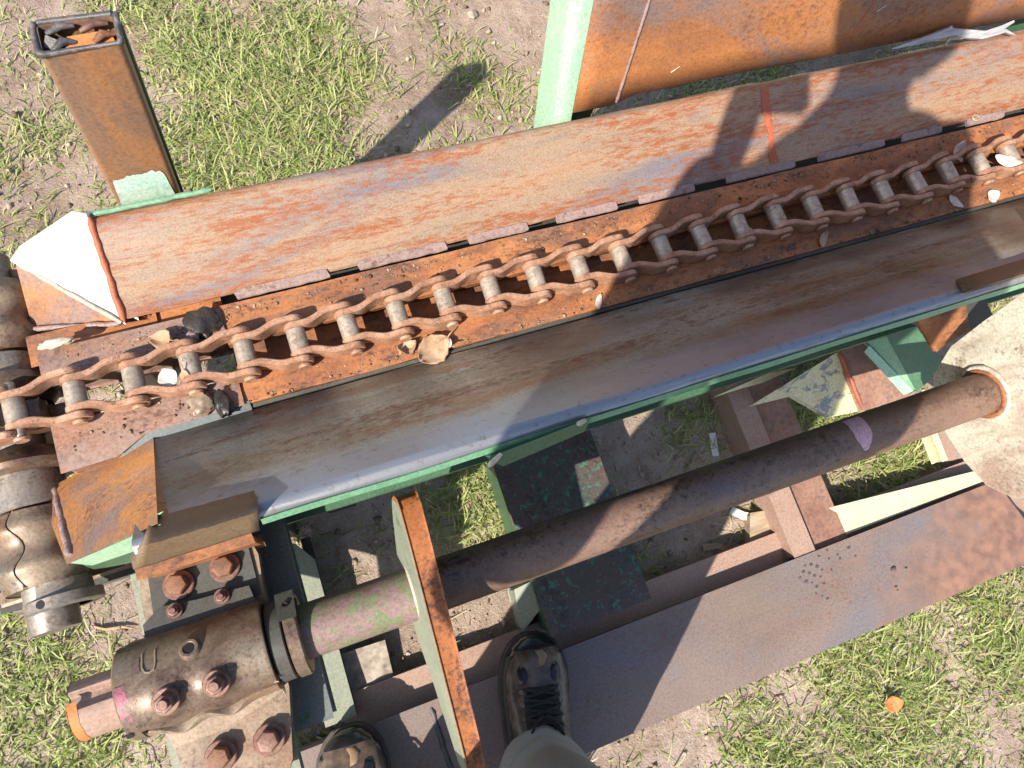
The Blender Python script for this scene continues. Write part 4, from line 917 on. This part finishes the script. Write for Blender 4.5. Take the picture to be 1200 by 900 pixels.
p = at(234, 377, .92); lump('grease_lump', (p.x, p.y, Z(.935)), (.022, .018, .008), 'grease', 'black greasy lump where the floor plate starts, beyond the chain', 'grease', 1)
p = at(262, 474, .925); lump('grease_lump', (p.x, p.y, Z(.935)), (.010, .018, .009), 'grease', 'black crusted grease on the floor edge below the chain', 'grease', 2)
p = at(236, 474, .925); lump('bark_chip', (p.x, p.y, Z(.93)), (.016, .014, .006), 'cast_tan', 'flat brown bark chip beside the grease below the chain', 'bark', 3)
p = at(66, 403, .925); lump('bark_chip', (p.x, p.y, Z(.93)), (.018, .006, .006), 'weld_pale', 'pale bark crumb by the cheek of the far end cap', 'bark', 4)
p = at(226, 395, .925); lump('bark_chip', (p.x, p.y, Z(.928)), (.008, .007, .005), 'weld_lavender', 'small grey chip next to the black greasy lump', 'bark', 5)
# splintered grey stick along the gap of the deck wall
sk = thing('splintered_stick', 'grey splintered stick lying along the gap above the trough', 'stick', (1.15, .53, Z(.86)))
def fs(px, py, d=.855): return at(px, py, d)
tube('shaft', [fs(1046, 57, .862), fs(1075, 49, .858), fs(1110, 38, .852), fs(1150, 41, .852), fs(1172, 38, .85)], [.001, .0045, .008, .0075, .003], 'wood_grey', sk, n=7, ang=40)
tube('splinter', [fs(1150, 41, .85), fs(1175, 32, .848), fs(1188, 25, .845)], [.005, .004, .002], 'wood_grey', sk, n=6)
tube('splinter', [fs(1155, 42, .85), fs(1178, 36, .85), fs(1190, 41, .85)], [.004, .003, .0007], 'wood_grey', sk, n=6)
tube('splinter', [fs(1112, 38, .85), fs(1115, 31, .846)], [.004, .0025], 'wood_grey', sk, n=6)
tube('splinter', [fs(1120, 42, .852), fs(1112, 46, .853), fs(1108, 53, .855)], [.004, .003, .001], 'wood_pale', sk, n=6)
tube('splinter', [fs(1060, 54, .86), fs(1090, 47, .857), fs(1128, 44, .853)], [.001, .003, .003], 'wood_pale', sk, n=6)
p = at(1145, 137, .92); tag(tube('wood_curl', [Vector((p.x + .007 * math.cos(t * .8), p.y + .005 * math.sin(t * .8), on_far(p.x, p.y)[2] + .0015)) for t in range(8)], .0014, 'wood_pale', None, n=6), 'tiny pale wood curl low on the far trough wall', 'wood')
# things lying on the ground
b0 = gp(432, 790)
bk = prism('stone_block', [b0 + Vector(q) for q in ((-.03, -.022, .03), (.03, -.025, .03), (.033, .038, .034), (-.03, .04, .034))], (0, 0, -.05), 'stone_pale', None, bevel=.009, seg=3)
tag(bk, 'rough pale stone block on the ground left of the lever', 'block')
def strip(name, pts, wd, mat, label, cat, th=.002):
    v = []; f = []
    for i, q in enumerate(pts):
        d = (pts[min(i + 1, len(pts) - 1)] - pts[max(0, i - 1)]); d.z = 0; d.normalize(); s = Vector((-d.y, d.x, 0)) * wd / 2
        v += [q - s, q + s, q + s + Vector((0, 0, th)), q - s + Vector((0, 0, th))]
    for i in range(len(pts) - 1):
        for j in range(4): a = i * 4; f.append((a + j, a + (j + 1) % 4, a + 4 + (j + 1) % 4, a + 4 + j))
    f += [(3, 2, 1, 0), tuple(len(v) - 4 + q for q in range(4))]
    return tag(obj(name, v, f, mat), label, cat)
lift = Vector((0, 0, .006))
strip('wood_sliver', [gp(855, 598) + lift, gp(868, 605) + lift * 1.6, gp(885, 608) + lift * 1.6, gp(902, 607) + lift], .016, 'plastic_white', 'curved pale sliver on the ground left of the brown channel', 'sliver')
strip('wood_sliver', [gp(833, 508) + lift, gp(837, 535) + lift], .014, 'plastic_white', 'short white strip on the ground above the shaft', 'sliver')
strip('bark_strip', [gp(822, 642) + lift, gp(838, 640) + lift * 2, gp(857, 650) + lift], .012, 'wood_pale', 'arched pale bark strip on the ground by the base strip', 'bark')
b1 = gp(888, 618)
tag(prism('wood_offcut', [b1 + Vector(q) for q in ((-.045, -.03, .03), (.035, -.035, .028), (.042, .02, .03), (-.02, .03, .034))], (0, 0, -.06), 'wood_pale', None, bevel=.003), 'sawn pale offcut on the ground beside the brown channel', 'offcut')
for (px, py, s, sd, lb) in ((553, 19, .012, 1, 'small white stone on the dirt beside the deck wall'), (38, 305, .01, 2, 'pale stone in the grass left of the far end cap'), (880, 521, .014, 6, 'sandy stone on the ground right of the white strip')):
    q = gp(px, py); lump('stone', q, (s, s * .8, s * .5), 'stone_pale', lb, 'stone', sd)
for (pp, lb, rd) in (([(108, 733), (125, 737), (145, 734), (158, 736)], 'thin dead twig on the sand left of the pillow block', .0025), ([(1142, 778), (1150, 790), (1148, 806)], 'thin brown twig in the grass at the right', .002)):
    tag(tube('twig', [gp(*q) + Vector((0, 0, .006)) for q in pp], [rd * .6] + [rd] * (len(pp) - 2) + [rd * .5], 'leaf_brown', None, n=6), lb, 'twig')
# muddy boot print and crumbs on the base beam
bp_ = thing('boot_print', 'dark muddy boot print on the brown base beam', 'print', at(955, 680, 1.28))
for i, (px, py) in enumerate([(944, 663), (951, 662), (958, 664), (964, 668), (942, 670), (949, 672), (955, 675), (962, 676), (945, 682), (952, 683), (958, 688), (966, 684), (957, 696), (964, 699), (970, 702), (938, 677), (960, 652), (970, 645), (982, 650), (995, 642), (985, 655), (1003, 652), (975, 668), (972, 655)]):
    c_ = at(px, py, 1.2785); s = random.uniform(.002, .0042); yw = random.uniform(-.3, .3)
    q = [c_ + Vector((s * a * math.cos(yw) - s * b * .8 * math.sin(yw), s * a * math.sin(yw) + s * b * .8 * math.cos(yw), 0)) for a, b in [(math.cos(R(k_ * 60)) * random.uniform(.6, 1.2), math.sin(R(k_ * 60)) * random.uniform(.5, 1.1)) for k_ in range(6)]]
    prism('mud_lug', q, (0, 0, -.0015), 'mud', bp_, bevel=0)
for i, (px, py, w) in enumerate(((1047, 667, .006), (1062, 666, .003), (1050, 688, .003), (1052, 692, .002))):
    c_ = at(px, py, 1.279); lump('mud_crumb', c_, (w, w * .5, w * .3), 'mud', ('dark mud crumb on the base beam right of the boot print', 'second mud crumb just right of the biggest one on the base beam', 'tiny mud crumb below the biggest one on the base beam', 'lowest tiny mud crumb on the base beam')[i], 'mud', i)
# ochre scuff on the near wall
# ------------------------------------------------------------------ the photographer
ZP = Z(1.28)
pe = thing('person', 'person in brown hiking boots and khaki trousers standing on the base beam', 'person', (.03, -.32, ZP))
def boot(center, yaw, name_label):
    cx, cy = center; c, s = math.cos(yaw), math.sin(yaw)
    def T(x, y, z): return (cx + x * c + y * s, cy - x * s + y * c, ZP + z)      # y towards the toe
    sec = [(-.150, .026, .030, .135), (-.140, .036, .020, .150), (-.115, .041, .016, .165), (-.075, .043, .016, .168), (-.045, .043, .018, .160), (-.020, .043, .020, .130), (.005, .045, .020, .108), (.035, .048, .020, .090), (.065, .051, .020, .076), (.095, .050, .020, .066), (.118, .044, .020, .060), (.135, .034, .021, .052), (.146, .021, .022, .044), (.151, .008, .024, .034)]
    def skew(y): return .010 * max(0, (y + .02) / .17)
    def loft(secs, mat, nm, par, grow=0, z0=None, a0=0, a1=360, n=28):
        v = []; f = []
        for (y, w, zb_, zt_) in secs:
            zc = (zb_ + zt_) / 2; hz = (zt_ - zb_) / 2
            for i in range(n):
                a = R(a0 + (a1 - a0) * i / (n if a1 - a0 == 360 else n - 1)); ca_, sa_ = math.cos(a), math.sin(a)
                ex = .62
                X = (w + grow) * math.copysign(abs(ca_) ** ex, ca_) * (1 - .28 * max(0, sa_) ** 2); Zz = zc + (hz + grow) * math.copysign(abs(sa_) ** (.8), sa_)
                wr = .0016 * nz(X * 45, y * 45, Zz * 45)
                v.append(T(X + skew(y) + wr, y, Zz + wr))
        m_ = len(secs); closed = a1 - a0 == 360
        for k in range(m_ - 1):
            for i in range(n if closed else n - 1): j = (i + 1) % n; f.append((k * n + i, k * n + j, (k + 1) * n + j, (k + 1) * n + i))
        if closed: f += [tuple(range(n)), tuple(range((m_ - 1) * n, m_ * n))]
        return obj(nm, v, f, mat, par, ang=60)
    def fine(secs, k=4):
        o = []
        for a, b in zip(secs[:-1], secs[1:]):
            for q in range(k): t = q / k; o.append(tuple(a[i] + (b[i] - a[i]) * t for i in range(4)))
        return o + [secs[-1]]
    bt = loft(fine(sec), 'boot_leather', 'boot', pe); bt['label'] = name_label
    # sole
    ol = []
    for (y, w, _, _) in fine(sec, 2): ol.append((w + .004 + skew(y), y))
    ol += [(-(w + .004) + skew(y), y) for (y, w, _, _) in fine(sec, 2)[::-1]]
    prism('sole', [T(x, y, .026) for x, y in ol], (0, 0, -.0255), 'boot_sole', bt, bevel=.003)
    # rubber toe cap and side rand
    tc = [q for q in fine(sec) if q[0] > .127]; loft([(y, w, .02, zt_) for (y, w, zb_, zt_) in tc], 'boot_dark', 'toe_cap', bt, grow=.0022)
    for sg in (-1, 1):
        rand = []; n_ = 26
        v = []; f = []
        for (y, w, zb_, zt_) in fine(sec):
            if y < -.14 or y > .125: continue
            X = sg * (w + .003) + skew(y); hgt = .036 + .012 * max(0, (y - .04) / .09)
            v += [T(X, y, .024), T(X - sg * .0015, y, hgt), T(X - sg * .006, y, hgt + .002)]
        for k in range(len(v) // 3 - 1):
            for j in range(2): a = k * 3 + j; f.append((a, a + 1, a + 4, a + 3))
        rd = obj('rand', v, f, 'boot_dark' if sg > 0 else 'boot_sole', bt); md = rd.modifiers.new('s', 'SOLIDIFY'); md.thickness = .002
    # tan flash at the toe and dark oval panels each side of the vamp
    def top_z(y, x):
        for a, b in zip(sec[:-1], sec[1:]):
            if a[0] <= y <= b[0]:
                t = (y - a[0]) / (b[0] - a[0]); w = a[1] + (b[1] - a[1]) * t; zt_ = a[3] + (b[3] - a[3]) * t; zb_ = a[2] + (b[2] - a[2]) * t
                u = min(.98, abs(x) / w); sa_ = 1.0
                for _ in range(30):                          # invert the section shape
                    ca_ = math.sqrt(max(0, 1 - sa_ * sa_)); xx_ = ca_ ** .62 * (1 - .28 * sa_ ** 2)
                    if xx_ < u: sa_ -= .03
                return (zb_ + zt_) / 2 + (zt_ - zb_) / 2 * max(.02, sa_) ** .8
        return .05
    def patch(pts, mat, nm, rise=.0022):
        cx_, cy_ = sum(p[0] for p in pts) / len(pts), sum(p[1] for p in pts) / len(pts)
        v = [T(cx_ + skew(cy_), cy_, top_z(cy_, cx_) + rise + .001)]; f = []
        for rr_, ri in ((.5, rise + .001), (1, rise), (1.1, -.002)):
            for (x, y) in pts: X, Y = cx_ + (x - cx_) * rr_, cy_ + (y - cy_) * rr_; v.append(T(X + skew(Y), Y, top_z(Y, X) + ri))
        m_ = len(pts)
        for i in range(m_): f.append((0, 1 + i, 1 + (i + 1) % m_))
        for k in range(2):
            for i in range(m_): f.append((1 + k * m_ + i, 1 + k * m_ + (i + 1) % m_, 1 + (k + 1) * m_ + (i + 1) % m_, 1 + (k + 1) * m_ + i))
        return obj(nm, v, f, mat, bt, ang=70)
    patch([(-.003, .128), (.002, .118), (.0, .104), (.010, .106), (.016, .118), (.010, .128)], 'boot_tan', 'toe_flash', .0012)
    for sg in (-1, 1): patch([(sg * (.027 + .0085 * math.cos(R(i * 30))), .094 + .014 * math.sin(R(i * 30))) for i in range(12)], 'boot_dark', 'side_panel', .0012)
    # tongue and laces
    patch([(-.020, .074), (.020, .074), (.026, .05), (.028, .01), (.024, -.02), (-.024, -.02), (-.028, .01), (-.026, .05)], 'lace', 'tongue', .003)
    for k in range(6):
        y0_ = .074 - .0135 * k
        for sg in (-1, 1):
            pts_ = []
            for i in range(9):
                t = i / 8; x = sg * (-.028 + .056 * t); y = y0_ - .012 * t; pts_.append(T(x + skew(y), y, top_z(y, x) + .0055 + .0025 * math.sin(math.pi * t)))
            tube('lace', pts_, .0027, 'lace', bt, n=6)
    for sg in (-1, 1):
        pts_ = [T(skew(0) + sg * (.004 + .022 * math.sin(t * .5)), .022 + .016 * math.cos(t * .9), top_z(.022, .01) + .012 + .003 * math.sin(t)) for t in range(9)]
        tube('lace_loop', pts_, .0022, 'lace', bt, n=6)
    for sg in (-1, 1):
        for k in range(4):
            y0_ = .070 - .018 * k; lathe('eyelet', T(sg * .031 + skew(y0_), y0_, top_z(y0_, .031) + .001), (0, 0, 1), [(0, 0), (0, .0034), (.003, .0034), (.003, .0016), (.002, 0)], 'bright_steel', bt, n=12)
    return bt
boot((.163, -.300), R(13), 'right hiking boot with black toe and dark laces')
boot((-.137, -.338), R(4), 'left hiking boot next to the bearing mount')
# trousers: each leg a creased tube, joined at the hips
def ringz(cx, cy, z, rx, ry, n=36, seed=0, wr=.004):
    return [(cx + rx * math.cos(2 * math.pi * i / n) * (1 + wr * 6 * nz(math.cos(2 * math.pi * i / n) * 2, math.sin(2 * math.pi * i / n) * 2 + seed, z * 22)),
             cy + ry * math.sin(2 * math.pi * i / n) * (1 + wr * 6 * nz(math.cos(2 * math.pi * i / n) * 2 + 5, math.sin(2 * math.pi * i / n) * 2 + seed, z * 22)), z) for i in range(n)]
def leg(path, seed):
    v = []; f = []; n = 36; fp = []
    for a, b in zip(path[:-1], path[1:]):
        for q in range(8): t = q / 8; fp.append(tuple(a[i] + (b[i] - a[i]) * t for i in range(5)))
    fp.append(path[-1])
    for k, (x, y, z, rx, ry) in enumerate(fp):
        sag = .0055 * math.sin(k * 1.3) * max(0, 1 - k / 16)
        v += ringz(x, y, z, rx + sag, ry + sag, n, seed, .004 + .007 * max(0, 1 - k / 18))
    for k in range(len(fp) - 1): f += [(k * n + i, k * n + (i + 1) % n, (k + 1) * n + (i + 1) % n, (k + 1) * n + i) for i in range(n)]
    return v, f
pr = [(.142, -.374, ZP + .10, .072, .098), (.146, -.380, ZP + .15, .070, .092), (.150, -.372, ZP + .30, .066, .078), (.135, -.352, ZP + .50, .070, .080), (.075, -.385, ZP + .70, .075, .096), (.03, -.42, ZP + .84, .082, .115), (.01, -.44, ZP + .93, .085, .12)]
plg = [(-.138, -.425, ZP + .105, .062, .085), (-.138, -.425, ZP + .16, .064, .080), (-.135, -.42, ZP + .30, .066, .076), (-.12, -.392, ZP + .50, .070, .080), (-.105, -.405, ZP + .70, .075, .096), (-.085, -.43, ZP + .84, .082, .115), (-.07, -.44, ZP + .93, .085, .12)]
V, Fc = [], []
for path, sd in ((pr, 1), (plg, 4)):
    v, f = leg(path, sd); o_ = len(V); V += v; Fc += [tuple(i + o_ for i in q) for q in f]
o_ = len(V); n = 36
for (x, y, z, rx, ry) in ((-.03, -.44, ZP + .86, .128, .12), (-.03, -.445, ZP + .93, .13, .13), (-.03, -.44, ZP + 1.0, .128, .125), (-.03, -.43, ZP + 1.04, .125, .12), (-.03, -.405, ZP + 1.12, .118, .105), (-.032, -.37, ZP + 1.2, .105, .09)): V += ringz(x, y, z, rx, ry, n, 9, .001)
for k in range(5): Fc += [tuple(o_ + q for q in (k * n + i, k * n + (i + 1) % n, (k + 1) * n + (i + 1) % n, (k + 1) * n + i)) for i in range(n)]
tr = obj('trousers', V, Fc, 'trouser_cloth', pe, ang=180); md = tr.modifiers.new('s', 'SOLIDIFY'); md.thickness = .003; md.offset = -1
for (hx, hy, hz, rx_, ry_), sd in ((pr[0], 1), (plg[0], 4)):
    rg_ = [Vector(q) for q in ringz(hx, hy, hz, rx_, ry_, 36, sd, .011)]; tube('hem', rg_ + [rg_[0]], .0035, 'trouser_cloth', tr, n=6, ang=180)
# body: one continuous skinned mesh
def skinned(name, verts, edges, rad, mat, parent, root=0, sub=2):
    me = bpy.data.meshes.new(name); me.from_pydata([Vector(p) for p in verts], edges, []); me.materials.append(M[mat])
    o = bpy.data.objects.new(name, me); COL.objects.link(o); o.parent = parent; o.matrix_parent_inverse = base_inv(parent)
    sm = o.modifiers.new('skin', 'SKIN'); sm.use_smooth_shade = True
    for i, rr_ in enumerate(rad): me.skin_vertices[0].data[i].radius = rr_ if isinstance(rr_, tuple) else (rr_, rr_)
    me.skin_vertices[0].data[root].use_root = True
    s_ = o.modifiers.new('sub', 'SUBSURF'); s_.levels = sub; s_.render_levels = sub
    return o
HL, HR = Vector((-.085, -.055, H + .0)), Vector((.080, -.075, H + .01))      # wrists beside the camera
bv = [(-.03, -.44, ZP + .92), (-.03, -.385, ZP + 1.12), (-.035, -.27, ZP + 1.33), (-.04, -.20, ZP + 1.44), (-.04, -.155, ZP + 1.52), (-.04, -.12, ZP + 1.59), (-.04, -.11, ZP + 1.66),
      (-.215, -.22, ZP + 1.42), (-.405, -.385, ZP + .97), tuple(HL + Vector((-.06, -.05, -.03))), tuple(HL + Vector((-.02, -.02, -.01))),
      (.135, -.22, ZP + 1.42), (.205, -.34, ZP + 1.15), (.20, -.36, ZP + .92), (.20, -.35, ZP + .88),
      (.03, -.43, ZP + .85), (.125, -.352, ZP + .49), (.150, -.375, ZP + .12), (.163, -.33, ZP + .06), (-.085, -.43, ZP + .85), (-.12, -.39, ZP + .49), (-.138, -.42, ZP + .12), (-.137, -.37, ZP + .06)]
be = [(0, 1), (1, 2), (2, 3), (3, 4), (4, 5), (5, 6), (3, 7), (7, 8), (8, 9), (9, 10), (3, 11), (11, 12), (12, 13), (13, 14), (0, 15), (15, 16), (16, 17), (17, 18), (0, 19), (19, 20), (20, 21), (21, 22)]
brd = [(.13, .095), (.13, .09), (.15, .10), (.10, .08), .052, (.07, .085), (.07, .09), .052, .042, .03, .028, .052, .042, .03, .028, .075, .05, .035, .032, .075, .05, .035, .032]
skinned('body', bv, be, brd, 'skin', pe)
jk = [0, 1, 2, 3, 7, 8, 9, 10, 11, 12, 13]
mp = {a: i for i, a in enumerate(jk)}
jr = [(.142, .13), (.14, .12), (.16, .115), (.12, .10), .075, .082, .058, .048, .072, .058, .045]
jv = [bv[a] for a in jk] + [(-.03, -.445, ZP + .90), (-.03, -.45, ZP + .84)]
skinned('jacket', jv, [(mp[a], mp[b]) for a, b in be if a in mp and b in mp] + [(mp[0], len(jk)), (len(jk), len(jk) + 1)], jr + [(.145, .135), (.15, .14)], 'jacket_cloth', pe, root=mp[2])
# face, ears, hair
hc = Vector((-.04, -.105, ZP + 1.635))
hd = lathe('face', hc + Vector((0, .0, -.115)), (0, .28, 1), [(0, 0), (.005, .03), (.03, .055), (.07, .071), (.12, .077), (.17, .074), (.205, .055), (.225, .025), (.23, 0)], 'skin', pe, n=32, ang=180)
tube('nose', [hc + Vector((0, .078, .03)), hc + Vector((0, .098, .0)), hc + Vector((0, .082, -.012))], [.007, .012, .008], 'skin', hd, n=8)
for sg in (-1, 1):
    lump_o = lathe('eye', hc + Vector((sg * .03, .062, .025)), (0, 1, 0), [(0, 0), (0, .012), (.008, .009), (.011, 0)], 'plastic_white', hd, n=14)
    lathe('ear', hc + Vector((sg * .074, -.005, .01)), (sg, 0, 0), [(0, 0), (0, .022), (.006, .026), (.010, .02), (.010, 0)], 'skin', hd, n=14)
tube('mouth', [hc + Vector((x, .073 - abs(x) * .3, -.045)) for x in (-.022, 0, .022)], [.003, .005, .003], 'magenta_paint', hd, n=6)
lathe('hair', hc + Vector((0, -.022, .0)), (0, -.12, 1), [(0, .0), (.0, .080), (.05, .086), (.09, .076), (.115, .05), (.125, .0)], 'hair', pe, n=28, jitter=.006, ang=180)
# hands closed round the camera body
cam_back = Vector(fw) * -1
cc = Vector((0, 0, H)) - Vector(fw) * .030
Xc, Yc, Zc_ = Vector(r), -Vector(dn), -Vector(fw)
def cpt(a, b, c_): return cc + Xc * a + Yc * b + Zc_ * c_
cmr = thing('compact_camera', 'small black compact camera held in front of the person', 'camera', cc)
bx = [cpt(a, b, .0) for a, b in ((-.055, -.028), (.03, -.028), (.03, .028), (-.055, .028))]
prism('camera_body', bx, Zc_ * .024, 'camera_black', cmr, bevel=.003)
for sg, wi in ((-1, 10),):
    palm = cpt(sg * .062, -.012, .030); wr_ = Vector(bv[wi - 1]).lerp(Vector(bv[wi]), .2)
    hv = [wr_, wr_.lerp(palm, .5), palm]; he = [(0, 1), (1, 2)]; hr = [(.026, .018), (.030, .017), (.032, .015)]
    for k in range(4):
        i0 = len(hv); bk_ = cpt(sg * .060, .022 - .018 * k, .020); m1 = cpt(sg * .060, .024 - .018 * k, .004); tp = cpt(sg * (.052 - .004 * (k in (1, 2))), .024 - .018 * k, -.006)
        hv += [bk_, m1, tp]; he += [(2, i0), (i0, i0 + 1), (i0 + 1, i0 + 2)]; hr += [.0095, .0085, .0075]
    i0 = len(hv); hv += [cpt(sg * .050, -.020, .040), cpt(sg * .034, -.008, .036), cpt(sg * .020, .004, .032)]; he += [(2, i0), (i0, i0 + 1), (i0 + 1, i0 + 2)]; hr += [.012, .010, .0085]
    skinned('hand', hv, he, hr, 'skin', pe)
w0 = Vector(bv[14]); pm = w0 + Vector((.005, .015, -.075))      # the other hand, relaxed
hv = [w0, w0.lerp(pm, .5), pm]; he = [(0, 1), (1, 2)]; hr = [(.024, .018), (.018, .034), (.017, .036)]
for k in range(4):
    i0 = len(hv); a_ = pm + Vector((0, .030 - .020 * k, -.012)); Lf = (.036, .042, .040, .032)[k]
    hv += [a_, a_ + Vector((-.006, .004, -Lf)), a_ + Vector((-.022, .006, -Lf * 1.75))]; he += [(2, i0), (i0, i0 + 1), (i0 + 1, i0 + 2)]; hr += [.0095, .0085, .0075]
i0 = len(hv); hv += [pm + Vector((-.008, .036, .035)), pm + Vector((-.018, .052, .008)), pm + Vector((-.022, .056, -.02))]; he += [(1, i0), (i0, i0 + 1), (i0 + 1, i0 + 2)]; hr += [.012, .010, .0085]
skinned('hand', hv, he, hr, 'skin', pe)
